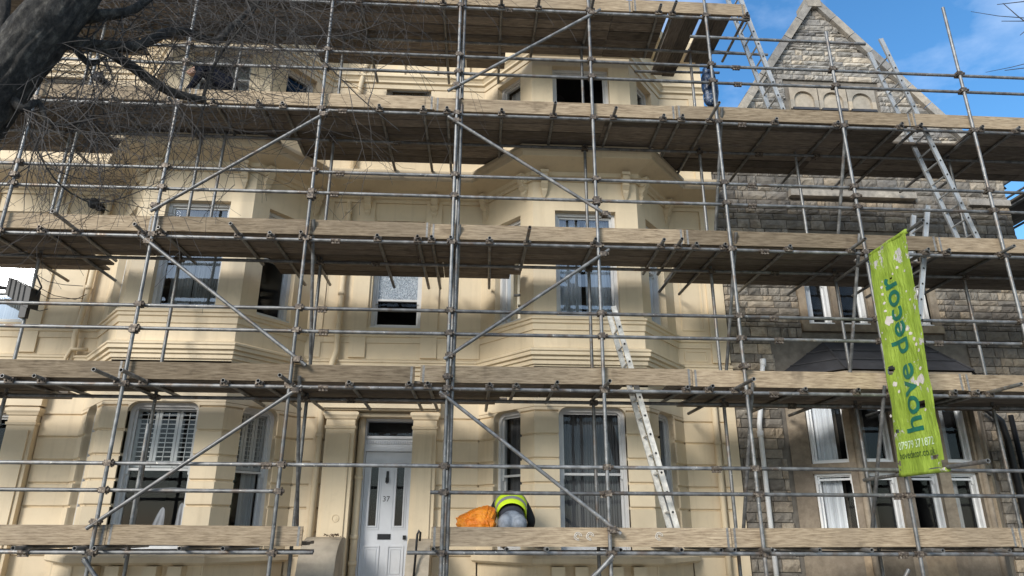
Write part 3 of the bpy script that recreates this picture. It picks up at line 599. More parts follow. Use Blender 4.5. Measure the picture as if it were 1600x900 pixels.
# clothes hanging inside the shuttered window
m_=MB()
for c_,w0,w1,z0_,lean in ((-4.42,.03,.13,1.86,-.10),(-4.16,.03,.10,1.92,.03)):
    vs=[]; n=14
    for j in range(9):
        t_=j/8
        for i in range(n+1):
            q_=i/n*2-1; vs.append((c_+lean*t_+q_*(w0+(w1-w0)*t_**.7),YB+.42+.025*math.sin(q_*7+t_*2)*t_,z0_-.62*t_-.03*abs(q_)))
    m_.add(vs,[(j*(n+1)+i,j*(n+1)+i+1,(j+1)*(n+1)+i+1,(j+1)*(n+1)+i) for j in range(8) for i in range(n)])
m_.path([(-4.75,YB+.42,2.1),(-4.3,YB+.42,2.12),(-3.95,YB+.42,2.1)],.006,5)
tag(obj('hung_shirt',m_,plain('white_cotton',(.26,.27,.30),.9),None,True),'pale shirts hanging inside the dark lower half of the shuttered bay window','clothes')
# ------------------------------------------------------------------ stone building
hs=thing('stone_building','grey rubble stone gabled building right of the cream houses','building',(7.1,YM,0))
GX,GZ=6.76,11.80
GL=[(4.275,8.05),(4.9,9.05),(GX,GZ),(9.93,7.85)]
def gtop(x):
    for (a,za),(b_,zb) in zip(GL,GL[1:]):
        if a<=x<=b_: return za+(zb-za)*(x-a)/(b_-a)
    return 0
gable_y=YM
holes=[(5.74,7.98,4.93,6.42),(5.98,7.74,9.28,9.86),(5.78,8.0,8.12,8.9),(5.2,8.35,-1.3,4.3)]
m_=MB()
# backing wall with openings: build as fine columns clipped at the gable line
fs_=F((4.275,YM),(9.93,YM))
lights1=[(5.74,6.20),(6.36,6.84),(7.00,7.48),(7.62,7.98)]
opens=[(a,b_,4.95,6.40) for a,b_ in lights1]+[(a,b_,8.2,8.9) for a,b_ in ((5.85,6.35),(6.5,7.05),(7.2,7.75))]
wallpanel(m_,fs_,0,fs_.L,-1.3,7.85,[(a-4.275,b_-4.275,c,e) for a,b_,c,e in opens if e<7.8],.045,.22)
xs=[4.275+ (9.93-4.275)*i/60 for i in range(61)]
for a,b_ in zip(xs,xs[1:]):
    za,zb=gtop(a),gtop(b_)
    m_.add([(a,YM+.045,7.85),(b_,YM+.045,7.85),(b_,YM+.045,max(7.85,zb)),(a,YM+.045,max(7.85,za))],[(0,1,2,3)])
m_.box(9.70,9.90,YM+.05,15,-1.3,7.85); m_.box(4.3,4.4,YM+.05,15,-1.3,8.0)
obj('backing_wall',m_,MORTAR,hs)
# roof planes behind the gable
m_=MB(); yb=16
m_.add([(4.1,YM+.1,7.85),(GX,YM+.1,GZ),(GX,yb,GZ),(4.1,yb,7.85)],[(0,1,2,3)]); m_.add([(10.05,YM+.1,7.75),(GX,YM+.1,GZ-.01),(GX,yb,GZ-.01),(10.05,yb,7.75)],[(3,2,1,0)])
obj('roof',m_,plain('slate',(.09,.09,.10),.6,0,.3,4),hs)
m_=MB(); m_.box(4.28,5.6,YM+1.2,YM+1.6,8.0,9.95); m_.box(4.28,5.6,YM+1.1,YM+1.2,9.95,10.05); obj('parapet',m_,GSTONE,hs)
# gable coping
def coping(a,b_):
    n=max(2,int((Vector(b_)-Vector(a)).length/.5)); d=(Vector(b_)-Vector(a))/n; nv=Vector((-d[1],d[0])).normalized()
    if nv.y<0: nv=-nv
    for i in range(n):
        p=Vector(a)+d*i+d.normalized()*.006; q=Vector(a)+d*(i+1)-d.normalized()*.006; j=random.uniform(-.008,.008)
        lo=.02; hi=.12+j; k=MB()
        P4=[p-nv*.04,q-nv*.04,q+nv*hi,p+nv*hi]
        k.hexa([(P4[0].x,YM-.10+j,P4[0].y),(P4[1].x,YM-.10+j,P4[1].y),(P4[1].x,YM+.35,P4[1].y),(P4[0].x,YM+.35,P4[0].y),(P4[3].x,YM-.10+j,P4[3].y),(P4[2].x,YM-.10+j,P4[2].y),(P4[2].x,YM+.35,P4[2].y),(P4[3].x,YM+.35,P4[3].y)])
        obj('coping_stone',k,GSTONE,hs)
coping((4.6,8.57),(GX-.02,GZ+.02)); coping((GX+.02,GZ+.02),(9.98,7.83))
m_=MB(); m_.box(GX-.14,GX+.14,YM-.12,YM+.35,GZ-.1,GZ+.16); m_.tube((GX,YM+.08,GZ+.161),(GX,YM+.08,GZ+.30),.06,8,.035); obj('finial',m_,GSTONE,hs)
# stone blocks
def stone_block(mb,x0,x1,z0,z1,rnd,dp=.05,ztopf=None,fr=None):
    nx,nz=6,4; vs=[];k=0
    def P(x,y,z):
        if fr: q=fr.p(x,y-YM,z); return q
        return (x,y,z)
    for j in range(nz):
        for i in range(nx):
            u=i/(nx-1); v=j/(nz-1); edge=(i in(0,nx-1)) or (j in(0,nz-1))
            x=x0+(x1-x0)*u; z=z0+(z1-z0)*v
            if ztopf: z=min(z,ztopf(x)-.02)
            y=YM+ (rnd.uniform(.0,.012) if edge else -rnd.uniform(.004,dp))
            if not edge: x+=rnd.uniform(-.03,.03)*(x1-x0); z+=rnd.uniform(-.08,.08)*(z1-z0)
            vs.append(P(x,y,z))
    fs=[(j*nx+i,j*nx+i+1,(j+1)*nx+i+1,(j+1)*nx+i) for j in range(nz-1) for i in range(nx-1)]
    per=[i for i in range(nx)]+[nx*(j+1)-1 for j in range(1,nz)]+[nx*(nz-1)+i for i in range(nx-2,-1,-1)]+[nx*j for j in range(nz-2,0,-1)]
    b0=len(vs)
    for q in per: 
        vv=vs[q]; vs.append((vv[0],vv[1]+.06,vv[2]) if not fr else (vv[0]+fr.n.x*.06,vv[1]+fr.n.y*.06,vv[2]))
    n=len(per)
    fs+=[(per[i],b0+i,b0+(i+1)%n,per[(i+1)%n]) for i in range(n)]
    mb.add(vs,fs)
rnd=random.Random(5); blocks=[]; z=-.2
avoid=[(5.60,8.12,4.80,6.62),(5.92,7.80,9.26,9.95),(5.7,8.1,8.05,9.0),(5.05,8.5,-2,4.62),(5.70,8.1,7.38,7.52)]
while z<GZ-.2:
    h_=rnd.choice([.07,.09,.10,.12,.13,.15,.18]) if z>4 else rnd.choice([.15,.17,.19])
    x=4.285-rnd.uniform(0,.2)
    while x<9.92:
        l_=rnd.choice([rnd.uniform(.12,.24),rnd.uniform(.22,.48)]) if z>4 else rnd.uniform(.2,.42)
        a,b_=max(4.285,x)+.006,min(9.915,x+l_)-.006; x+=l_
        c,e=z+.006,z+h_-.006
        # clip against avoid rectangles
        segs=[(a,b_)]
        for (p,q,r,s) in avoid:
            if e>r and c<s:
                ns=[]
                for (u,v) in segs:
                    if v<=p or u>=q: ns.append((u,v))
                    else:
                        if u<p: ns.append((u,p-.006))
                        if v>q: ns.append((q+.006,v))
                segs=ns
        for (u,v) in segs:
            if v-u<.05: continue
            zt=max(gtop(u),gtop(v)) if z>7.5 else 99
            if c>min(zt,99)-.06: continue
            if z>7.5 and min(gtop(u),gtop(v))-c<.03: 
                if max(gtop(u),gtop(v))-c<.10: continue
            blocks.append((u,v,c,e))
    z+=h_
def vis_score(bk):
    u,v,c,e=bk; 
    X,Z=(u+v)/2,(c+e)/2
    # the bands that the decks and boards leave in view
    vis = (3.6<Z<5.95) or (5.95<Z<7.85) or (Z>8.2) or (1.55<Z<3.45 )
    d=math.sqrt(X*X+YM*YM+(Z-1.6)**2); return (1 if vis else .02)*(v-u)*(e-c)/d/d
blocks.sort(key=vis_score,reverse=True)
rest=MB(); restG=MB()
for k,bk in enumerate(blocks):
    u,v,c,e=bk; top=gtop if c>7.5 else None
    if k<296:
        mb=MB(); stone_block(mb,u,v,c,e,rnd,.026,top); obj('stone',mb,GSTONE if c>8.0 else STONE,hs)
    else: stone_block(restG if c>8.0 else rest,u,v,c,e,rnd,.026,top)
for mm_,mt in ((rest,STONE),(restG,GSTONE)):
    o=obj('small_stones',mm_,mt,hs); o['kind']='stuff'
# dressed stone: jambs, mullions, sills
def ash(name,x0,x1,y0,y1,z0,z1,mat=ASHLAR,lab=None):
    m_=MB(); m_.box(x0,x1,y0,y1,z0,z1); return obj(name,m_,mat,hs)
pr=5.60
for a,b_ in lights1:
    ash('mullion',pr+.004,a-.0,YM-.012,YM+.22,4.945,6.40); pr=b_
ash('mullion',pr+.0,8.11,YM-.012,YM+.22,4.945,6.40)
ash('lintel',5.604,8.11,YM-.015,YM+.22,6.404,6.61); ash('window_sill',5.604,8.11,YM-.05,YM+.22,4.81,4.94)
ash('drip_mould',5.706,8.094,YM-.09,YM+.05,7.386,7.51,GSTONE)
ash('drip_mould',9.1,9.9,YM-.07,YM+.04,7.30,7.42,GSTONE)
for i,(a,b_) in enumerate(lights1):
    sash_window(hs,fs_,a-4.275,b_-4.275,4.95,6.40,rec=.12,rail=5.75,mat=PAINTW,fw=.05,curtain=[(0,.55)] if i==0 else None,cmat=CURT_W,sill=True,seed=40+i)
ARCHS=stone_mat('arcade_dressed_stone',((.30,.27,.22),(.46,.415,.34),(.58,.525,.44)),.25)
# arcade niches in the gable: arched heads cut in dressed slabs, sloping sills
for k,xc_ in enumerate((6.28,6.86,7.44)):
    m_=MB(); hw=.28; n=12; zc=9.50; r_=.20
    # slab with arched hollow: ring of quads between arch and rectangle
    arch=[(xc_+r_*math.cos(math.pi*i/n),zc+r_*math.sin(math.pi*i/n)) for i in range(n+1)]
    outer=[]
    for (x,z_) in arch:
        dx,dz=x-xc_,z_-zc; s_=min(hw/max(abs(dx),1e-6),.36/max(dz,1e-6)); outer.append((xc_+dx*s_,zc+dz*s_))
    vs=[(x,YM-.02,z_) for x,z_ in arch]+[(x,YM-.02,z_) for x,z_ in outer]+[(x,YM+.05,z_) for x,z_ in arch]
    fs=[(i,i+1,n+1+i+1,n+1+i) for i in range(n)]+[(i,i+1,2*(n+1)+i+1,2*(n+1)+i) for i in range(n)]
    m_.add(vs,fs)
    for sg in (-1,1):
        xa,xb=sorted((xc_+sg*r_,xc_+sg*hw)); m_.box(xa,xb,YM-.02,YM+.05,9.30,zc)
    obj('arch_stone',m_,ARCHS,hs)
    m_=MB(); m_.box(xc_-r_,xc_+r_,YM+.03,YM+.06,9.3,zc+r_); obj('niche_back',m_,ARCHS,hs)
    m_=MB(); m_.hexa([(xc_-.25,YM-.06,9.26),(xc_+.25,YM-.06,9.26),(xc_+.25,YM+.1,9.26),(xc_-.25,YM+.1,9.26),(xc_-.25,YM-.06,9.31),(xc_+.25,YM-.06,9.31),(xc_+.25,YM+.1,9.38),(xc_-.25,YM+.1,9.38)]); obj('niche_sill',m_,LEAD,hs)
# stone bay with four lights under a lead hipped roof
BL0,BL1,BR1,BR0=(5.12,YM),(5.86,10.42),(7.78,10.42),(8.45,YM)
bl,bf,br=F(BL0,BL1),F(BL1,BR1),F(BR1,BR0)
m_=MB()
fl_open=[(.12,.58),(.77,1.22),(1.40,1.84)]
for f,hh in ((bl,[(.30,.86)]),(bf,fl_open),(br,[(.2,.7)])):
    wallpanel(m_,f,0,f.L,-1.3,4.02,[(a,b_,1.5,2.42) for a,b_ in hh]+[(a,b_,2.57,3.75) for a,b_ in hh],0,.2)
obj('bay_wall',m_,ASHLAR,hs)
for f,hh in ((bl,[(.30,.86)]),(bf,fl_open),(br,[(.2,.7)])):
    for i,(a,b_) in enumerate(hh):
        c_=[(0,.62)] if f is bl else ([(0,.6)] if (f is bf and i==2) else None)
        for z0,z1 in ((1.5,2.42),(2.57,3.75)):
            sash_window(hs,f,a,b_,z0,z1,rec=.10,rail=z1-.09,mat=PAINTW,fw=.034,curtain=c_,cmat=CURT_W if f is bl else CURT_G,sill=False,seed=60+i)
m_=MB(); m_.sweep([BL0,BL1,BR1,BR0],[(-.02,3.74),(.05,3.76),(.05,3.82),(.14,3.88),(.14,3.95),(-.02,3.955)]); obj('bay_cornice',m_,ASHLAR,hs)
m_=MB(); m_.sweep([BL0,BL1,BR1,BR0],[(-.02,1.36),(.06,1.36),(.06,1.42),(.0,1.49),(-.02,1.49)]); obj('bay_sill',m_,ASHLAR,hs)
# vertical jamb rolls at bay folds
for p in (BL1,BR1):
    m_=MB(); m_.tube((p[0],p[1],-.5),(p[0],p[1],3.74),.045,10); obj('angle_shaft',m_,ASHLAR,hs,True)
m_=MB()
E=[(4.98,YM),(5.78,10.24),(7.86,10.24),(8.59,YM)]; T=[(5.92,YM-.02,4.62),(7.66,YM-.02,4.62)]
ez=3.97
m_.add([(*E[0],ez),(*E[1],ez),(*E[2],ez),(*E[3],ez),T[0],T[1]],[(0,1,4),(1,2,5,4),(2,3,5),(0,3,2,1)])
ro=obj('bay_roof',m_,LEAD,hs)
for zf in (.33,.66):
    m_=MB(); P_=[(E[i][0]+(T[j][0]-E[i][0])*zf,E[i][1]+(T[j][1]-E[i][1])*zf-.01,ez+(T[j][2]-ez)*zf+.012) for i,j in ((0,0),(1,0),(2,1),(3,1))]
    m_.path(P_,.011,6); obj('lead_roll',m_,LEAD,ro)
for p,q in (((*E[1],ez+.01),T[0]),((*E[2],ez+.01),T[1])):
    m_=MB(); m_.path([p,q],.016,6); obj('lead_roll',m_,LEAD,ro)
# downpipe and soil pipe on the stone wall
m_=MB(); m_.path([(4.62,YM-.08,.2),(4.62,YM-.08,3.2),(4.66,YM-.10,3.45),(4.66,YM-.14,3.7),(4.72,YM-.16,3.95),(4.78,YM-.12,4.2)],.04,12); m_.tube((4.62,YM-.08,3.0),(4.62,YM-.08,3.1),.052,12); m_.tube((4.78,YM-.12,4.16),(4.79,YM-.12,4.28),.05,12); obj('downpipe',m_,PAINTW,hs,True)
m_=MB(); m_.path([(8.75,YM-.1,-.2),(8.75,YM-.1,3.0),(8.7,YM-.12,3.3),(8.4,YM-.2,3.5)],.05,12); m_.path([(8.9,YM-.1,-.2),(8.9,YM-.1,3.4)],.04,12); obj('downpipe',m_,BLACK,hs,True)
# ------------------------------------------------------------------ scaffolding
SC=thing('scaffolding','galvanised tube scaffolding with five board decks across all the house fronts','scaffolding',(1.7,8.8,0))
LZ=[1.31,3.29,5.33,7.41,9.39]
SX=[-6.42,-4.42,-2.36,-.37,1.67,3.56,5.51,7.58,9.6]
YO,YI=8.80,9.65
rs=random.Random(11)
def jit(s): return rs.uniform(-s,s)
def T_(name,p0,p1,hollow=True,mat=STEEL,lab=None):
    m_=MB(); m_.hollow(p0,p1); o=obj(name,m_,mat,SC,False); 
    me=o.data; me.polygons.foreach_set('use_smooth',[True]*len(me.polygons)); 
    try: me.set_sharp_from_angle(angle=R(50))
    except Exception: pass
    if lab: o['label']=lab
    return o
cm=MB(); cm.box(-.034,.034,-.045,.045,-.028,.028); cm.tube((-.05,-.03,0),(.05,-.03,0),.011,8); cm.tube((-.05,.03,0),(.05,.03,0),.011,8); cm.tube((.03,.0,-.04),(.03,0,.04),.010,8)
cm.tube((0,0,-.022),(0,0,.022),.036,12)
cm.tube((.045,-.03,0),(.062,-.03,0),.018,6)
cm.v=[(x*1.22,y*1.18,z*1.25) for x,y,z in cm.v]; _c=obj('coupler',cm,COUP,SC); CM=_c.data; NC=[0]
_c.location=(0,0,0); COL.objects.unlink(_c); bpy.data.objects.remove(_c)
def coupler(p,rz=0,rx=0,name='coupler',mesh=None):
    if NC[0]>=292: return
    NC[0]+=1
    o=bpy.data.objects.new(name,mesh or CM); COL.objects.link(o); o.parent=SC; o.matrix_parent_inverse=parent_inv(SC); o.location=p; o.rotation_euler=(rx,0,rz)
sm_=MB(); sm_.tube((-.065,0,0),(.065,0,0),.031,12)
for x in (-.04,0,.04): sm_.tube((x,-.01,-.05),(x,-.01,.0),.010,8); sm_.box(x-.016,x+.016,-.02,.012,-.052,-.034)
_s=obj('sleeve_coupler',sm_,COUP,SC); SM=_s.data; COL.objects.unlink(_s); bpy.data.objects.remove(_s)
# outer standards (top height as in the picture); left two reach above the frame
tops={0:11.3,1:11.3,2:11.4,3:11.4,4:11.4,5:11.3,6:at(1288,50,YO-.02).z,7:at(1469,12,YO-.02).z,8:8.9}
for i,x in enumerate(SX):
    zb=0.12; zt=tops[i]; cuts=[zb, 3.9+jit(.5) if i%2 else 6.2+jit(.3), zt]
    for a,b_ in zip(cuts,cuts[1:]):
        T_('standard',(x+jit(.006),YO-.025,a+.002),(x+jit(.006),YO-.025,b_-.002))
    coupler((x,YO-.025,cuts[1]),0,0)
    m_=MB(); m_.box(x-.075,x+.075,YO-.1,YO+.05,.121,.130); obj('base_plate',m_,COUP,SC)
inner_top=[7.45]*9; 
for i,x in enumerate(SX):
    T_('standard',(x+.01,YI+.03,.12),(x+.01,YI+.03,5.42 if i<8 else 7.5))
    if i in (0,1,2,3,4,5,7): T_('standard',(x+.015+(.2 if i==7 else 0),YI+.03,5.43),(x+.015+(.2 if i==7 else 0),YI+.03,9.45 if i<6 else 7.5))
T_('standard',(5.18,YI+.03,5.44),(5.18,YI+.03,7.47))
T_('standard',(-6.15,YI-.25,5.45),(-6.1,YI-.25,9.4)); T_('standard',(-4.05,YI-.02,5.45),(-4.0,YI,9.3))
# doubled outer tubes (overlapping standards) and ledger braces
T_('standard',(-.30,YO+.04,-.0+.12),(-.30,YO+.04,7.6)); T_('standard',(-.30,YO+.04,7.7),(-.30,YO+.04,11.2))
for (a,za,b_,zb) in ((at(490,345,YO),0,at(485,570,YI),0),(at(718,353,YO),0,at(709,573,YI),0),(at(1150,365,YO),0,at(1135,580,YI),0),(at(1343,367,YO),0,at(1328,585,YI),0),(at(1382,605,YO),0,at(1363,823,YI),0),(at(718,157,YO),0,at(706,360,YI),0),(at(1322,190,YO),0,at(1310,360,YI),0),(at(1128,170,YO),0,at(1118,360,YI),0),(at(468,590,YO),0,at(464,823,YI),0),(at(1176,600,YO),0,at(1162,823,YI),0)):
    d=(b_-a).normalized(); T_('ledger_brace',a-d*.02,b_+d*.12)
# ledgers
def run_tube(name,x0,x1,y,z,dz0=0,dz1=0,cut=None):
    xs_=[x0]+[c for c in (cut or []) if x0<c<x1]+[x1]
    for a,b_ in zip(xs_,xs_[1:]):
        f0=(a-x0)/(x1-x0); f1=(b_-x0)/(x1-x0)
        T_(name,(a+.002,y+jit(.004),z+dz0+(dz1-dz0)*f0+jit(.003)),(b_-.002,y+jit(.004),z+dz0+(dz1-dz0)*f1+jit(.003)))
    for c in xs_[1:-1]: coupler((c,y,z+dz0+(dz1-dz0)*((c-x0)/(x1-x0))),0,0,'sleeve_coupler',SM)
XL,XR=-8.6,10.2
def spl(px,py,y=YO): return at(px,py,y).x
run_tube('ledger',XL,at(489,867,8.83).x,YO+.026,LZ[0],cut=[-5.2]); run_tube('ledger',at(636,863,8.83).x,XR,YO+.026,LZ[0],cut=[at(1410,866,8.83).x])
run_tube('ledger',XL,XR,YO+.026,LZ[1],cut=[spl(505,604),spl(1210,616)]); run_tube('ledger',XL,XR,YO+.026,LZ[2],cut=[spl(524,378),spl(1195,391)])
run_tube('ledger',XL,XR,YO+.026,LZ[3],cut=[spl(535,174),spl(1160,194)]); run_tube('ledger',XL,at(1172,28,YO).x,YO+.026,LZ[4]-.01,cut=[.4])
for k in range(4):
    if k==0: run_tube('ledger',XL,-2.05,YI,LZ[0]-.01,cut=[-4.9]); run_tube('ledger',-.5,XR,YI,LZ[0]-.01,cut=[4.4])
    else: run_tube('ledger',XL,XR,YI,LZ[k]-.01,cut=[spl(545,411,YI)+.2*k,spl(1185,237,YI)])
run_tube('ledger',XL,at(1160,83,YI).x+.45,YI,LZ[4]-.01,cut=[-2])
# guard rails
def rail(x0,x1,zo,cut): run_tube('guard_rail',x0,x1,YO+.026,zo,0,0,cut)
rail(XL,XR,.0816*8.83+1.6,[spl(416,726),spl(1120,732)]); rail(XL,at(444,768,8.83).x,.0459*8.83+1.6,[]); rail(at(672,769,8.83).x,XR,.0459*8.83+1.6,[spl(945,770),spl(1405,775)])
rail(XL,at(1368,500,8.83).x,.3106*8.83+1.6,[spl(503,482),spl(1210,497)]); rail(at(1440,502,8.83).x,XR,.3106*8.83+1.6,[])
rail(XL,at(1377,535,8.83).x,.2749*8.83+1.6,[spl(505,518),spl(1218,532)]); rail(at(1445,536,8.83).x,XR,.2749*8.83+1.6,[spl(1468,537)])
rail(XL,XR,.5415*8.83+1.6,[spl(531,270),spl(1176,292)]); rail(XL,XR,.5038*8.83+1.6,[spl(522,303),spl(1176,321)])
rail(XL,XR,.7757*8.83+1.6,[spl(420,75),spl(1151,106)]); rail(XL,XR,.7408*8.83+1.6,[spl(430,100),spl(1154,134)])
T_('guard_rail',at(1078,57,8.83),at(1352,69,8.83)); rail(XL,4.0,10.0,[0]); rail(XL,4.0,10.4,[1.2])
rails=[.0816*8.83+1.6,.0459*8.83+1.6,.3106*8.83+1.6,.2749*8.83+1.6,.5415*8.83+1.6,.5038*8.83+1.6,.7757*8.83+1.6,.7408*8.83+1.6]
for i,x in enumerate(SX[:8]):
    for z_ in LZ: 
        if z_>9 and i>5: continue
        coupler((x,YO,z_),0); 
    for z_ in rails: coupler((x,YO,z_),0)
    for z_ in LZ[1:4]: coupler((x+.01,YI+.015,z_-.01),math.pi/2)
# transoms: outer ends where the photograph shows them
TR={1:[(20,8.62),(116,8.6),(147,8.62),(280,8.62),(348,8.66),(468,8.5),(677,8.66),(792,8.62),(855,8.66),(970,8.5),(1065,8.55),(1127,8.5),(1148,8.62),(1207,8.5),(1281,8.66),(1362,8.66),(1473,8.5),(1577,8.5)]}
T2=[(3,587),(53,587),(146,577),(189,578),(348,596),(403,596),(437,586),(545,597),(639,600),(668,600),(765,602),(807,602),(871,597),(953,595),(1075,607),(1114,603),(1178,592),(1260,612),(1343,613),(1495,617),(1530,617),(1596,600)]
T3=[(-60,335),(82,330),(60,357),(210,350),(247,355),(360,349),(421,365),(470,362),(589,371),(652,373),(674,373),(704,377),(765,377),(828,355),(931,373),(1038,374),(1066,373),(1089,382),(1134,383),(1235,384),(1352,373),(1452,393),(1484,391),(1585,384)]
T4=[(20,165),(95,160),(175,150),(262,163),(330,165),(403,157),(441,160),(592,168),(661,171),(698,178),(784,176),(868,160),(963,168),(1038,183),(1067,180),(1124,160),(1214,185),(1310,190),(1411,196),(1441,196),(1536,197),(1594,202)]
T5=[(60,-20),(190,-30),(330,-25),(430,-22),(560,-10),(692,-6),(784,-4),(843,-3),(930,-12),(1033,7),(1057,2),(1168,20)]
inner_rng={2:[(-20,-5.9),(-3.25,.35),(3.1,20)],3:[(-20,-5.75),(-3.14,.56),(3.05,20)],4:[(-20,-5.94),(-2.94,.37),(2.98,20)],5:[(-20,-5.9),(-2.9,.4)]}
def in_inner(k,x): return any(a<=x<=b_ for a,b_ in inner_rng.get(k,[]))
for px,yy in TR[1]:
    x=at(px,857,yy).x
    if -2.05<x<-.6: continue
    T_('transom',(x,yy,LZ[0]+.048),(x+jit(.02),10.02,LZ[0]+.048))
for k,lst in ((2,T2),(3,T3),(4,T4),(5,T5)):
    for px,py in lst:
        zt=LZ[k-1]+.05; p=atz(px,py,zt)
        if p.y>8.74: p=Vector((at(px,py,8.72).x,8.72,zt))
        if p.y<8.05: p=Vector((at(px,py,8.3).x,8.3,zt))
        p.x=at(px,py,p.y).x
        q=(10.86 if in_inner(k,p.x) else 9.98)+jit(.06)
        T_('transom',p,(p.x+jit(.04),q,zt-.004+jit(.004)))
        coupler((p.x,YO+.02,LZ[k-1]+.025),math.pi/2)
# facade braces, in front of the standards
YF=8.735
for a,b_ in (((135,826),(472,603)),((220,368),(478,571)),((235,330),(517,172)),((687,612),(970,834)),((694,561),(952,390)),((700,182),(955,340)),((700,142),(938,15)),((925,902),(957,873)),((130,875),(153,905)),((1452,628),(1600,522))):
    if a==(1452,628): continue
    T_('brace',at(*a,YF),at(*b_,YF+.01))
T_('brace',at(925,905,YF),at(958,868,YF)); T_('brace',at(130,872,YF),at(168,930,YF)); T_('brace',at(1420,890,YF),at(1400,930,YF)); T_('brace',at(315,150,8.7),at(300,20,8.7)) if False else None
for (px,py) in ((150,815),(463,610),(232,378),(465,562),(243,322),(505,180),(694,618),(957,828),(703,555),(942,398),(713,190),(945,335),(713,134),(924,22)): coupler(at(px,py,YF+.03),0)
# short spare tube by the lower-left bay
T_('standard',at(232,662,8.95),at(196,872,8.95),lab='short rusty-topped tube clipped beside the standard')
# pole ends for the banner
BX=5.47
T_('banner_pole',(BX+.01,9.6,5.19),(BX+.03,7.46,5.22)); T_('banner_pole',(BX+.01,9.7,2.25),(BX-.01,7.20,2.29))
# return side of the scaffold round the far right corner
for z_ in LZ[1:4]:
    T_('ledger',(10.15,8.6,z_+.03),(10.15,13.5,z_+.03)); T_('ledger',(10.95,8.6,z_+.03),(10.95,13.5,z_+.03))
for z_ in rails[2:8]: T_('guard_rail',(11.0,8.6,z_),(11.0,13.5,z_))
for y_ in (10.8,12.8):
    for x_ in (10.12,10.98): T_('standard',(x_,y_,.1),(x_,y_,8.6))
    for z_ in LZ[1:4]: T_('transom',(9.98,y_-.1,z_+.08),(11.3,y_-.1,z_+.08))
T_('brace',(10.15,10.0,5.4),(10.95,10.8,7.4))
# boards
BW,BT=.222,.038; nb=[0]
def board(x0,x1,y0,z_,mat=WOODX):
    m_=MB(); a,b_=x0+.004,x1-.004; j=jit(.003); zz=z_+jit(.006)
    pr_=[(y0+.012+j,zz),(y0+BW-.013+j,zz),(y0+BW-.002+j,zz+.014),(y0+BW-.002+j,zz+BT),(y0+.002+j,zz+BT),(y0+.002+j,zz+.014)]; m_.add([(a,y,z) for y,z in pr_]+[(b_,y,z) for y,z in pr_],[(5,4,3,2,1,0),(6,7,8,9,10,11)]+[(i,(i+1)%6,6+(i+1)%6,6+i) for i in range(6)]); o=obj('deck_board',m_,mat,SC); nb[0]+=1
def split(x0,x1,gaps=(),L=3.9,ph=0):
    segs=[(x0,x1)]
    for g0,g1 in gaps:
        n=[]
        for a,b_ in segs:
            if b_<=g0 or a>=g1: n.append((a,b_)); continue
            if a<g0: n.append((a,g0))
            if b_>g1: n.append((g1,b_))
        segs=n
    r=[]
    for a,b_ in segs:
        x=a; first=True
        while x<b_-.02:
            l_=(L-ph if first and L-ph>.6 else L); e=min(x+l_,b_)
            if b_-e<.5: e=b_
            r.append((x,e)); x=e; first=False
    return r
def deck(k,x0,x1,rows,gaps,inner=True):
    zb=LZ[k-1]+.076
    for r in range(rows):
        gp=gaps if r<2 else []
        for a,b_ in split(x0,x1,gp,3.9,(k*1.1+ (r%2)*.0)%3.2): board(a,b_,8.885+BW*r,zb)
    if inner:
        for (a,b_) in inner_rng[k]:
            a=max(a,x0); b_=min(b_,x1)
            if b_-a<.3: continue
            for r in range(3):
                sh=[.0,.12,-.05][r]
                for c,e in split(a,b_+(sh if b_<9 else 0),[],3.9,1.3): board(c,e,8.885+BW*(rows+r)+.012,zb)
deck(1,-8.6,-2.08,4,[],False); deck(1,-.42,10.1,4,[],False)
deck(2,-8.6,10.1,4,[(1.95,2.55)]); deck(3,-8.6,10.1,4,[(5.63,6.75)]); deck(4,-8.6,10.1,4,[(6.62,7.68)])
# top deck: long boards then crosswise boards with gaps near the stair end
zb=LZ[4]+.076; xe=at(1035,40,9.2).x
for r in range(5):
    for a,b_ in split(-8.6,xe,[],3.9,1.0): board(a,b_,8.885+BW*r,zb)
for (a,b_) in inner_rng[5]:
    for r in range(2):
        for c,e in split(max(a,-8.6),b_,[],3.9,1.3): board(c,e,8.885+BW*(5+r)+.012,zb)
def cross_board(x,y0,y1,z_):
    m_=MB(); m_.box(x+.003,x+BW-.003,y0,y1,z_,z_+BT); obj('deck_board',m_,WOODY,SC)
x=xe+.10
for k in range(4):
    cross_board(x,8.88,(10.45 if k<2 else 10.0)+.03*k,zb+.004); x+=BW+(.06 if k==1 else 0)
x+=0.0
# cross boards lying over at upper level near the end
T_('transom',(2.75,10.3,LZ[4]+.03),(4.3,10.25,LZ[4]+.03)); T_('transom',at(1108,80,9.7),at(1165,84,9.7))
for z_ in LZ[1:4]:
    for r in range(4):
        m_=MB(); m_.box(10.16+BW*r,10.16+BW*(r+1)-.004,8.7,12.6,z_+.12,z_+.158); obj('deck_board',m_,WOODY,SC)
# toe boards
HOOP=plain('galvanised_band',(.20,.19,.175),.6,.3,.4,30)
def toe(k,cuts,y=8.842,dz=0,yj=0):
    zb=LZ[k-1]+.082+dz; BAND=COUP
    for a,b_ in zip(cuts,cuts[1:]):
        m_=MB(); t0,t1=jit(.012),jit(.012); y=8.842+abs(jit(.006))
        m_.hexa([(a+.004,y,zb+t0),(b_-.004,y,zb+t1),(b_-.004,y+.038,zb+t1),(a+.004,y+.038,zb+t0),(a+.004,y,zb+.222+t0),(b_-.004,y,zb+.222+t1),(b_-.004,y+.038,zb+.222+t1),(a+.004,y+.038,zb+.222+t0)])
        tb=obj('toe_board',m_,TOE,SC)
        for xb,tt in ((a+.03,t0),(b_-.06,t1)):
            q=MB(); q.box(xb,xb+.028,y-.0018,y+.0398,zb+tt-.0015,zb+tt+.2235); obj('end_band',q,HOOP,tb)
X_=lambda px,py: at(px,py,8.842).x
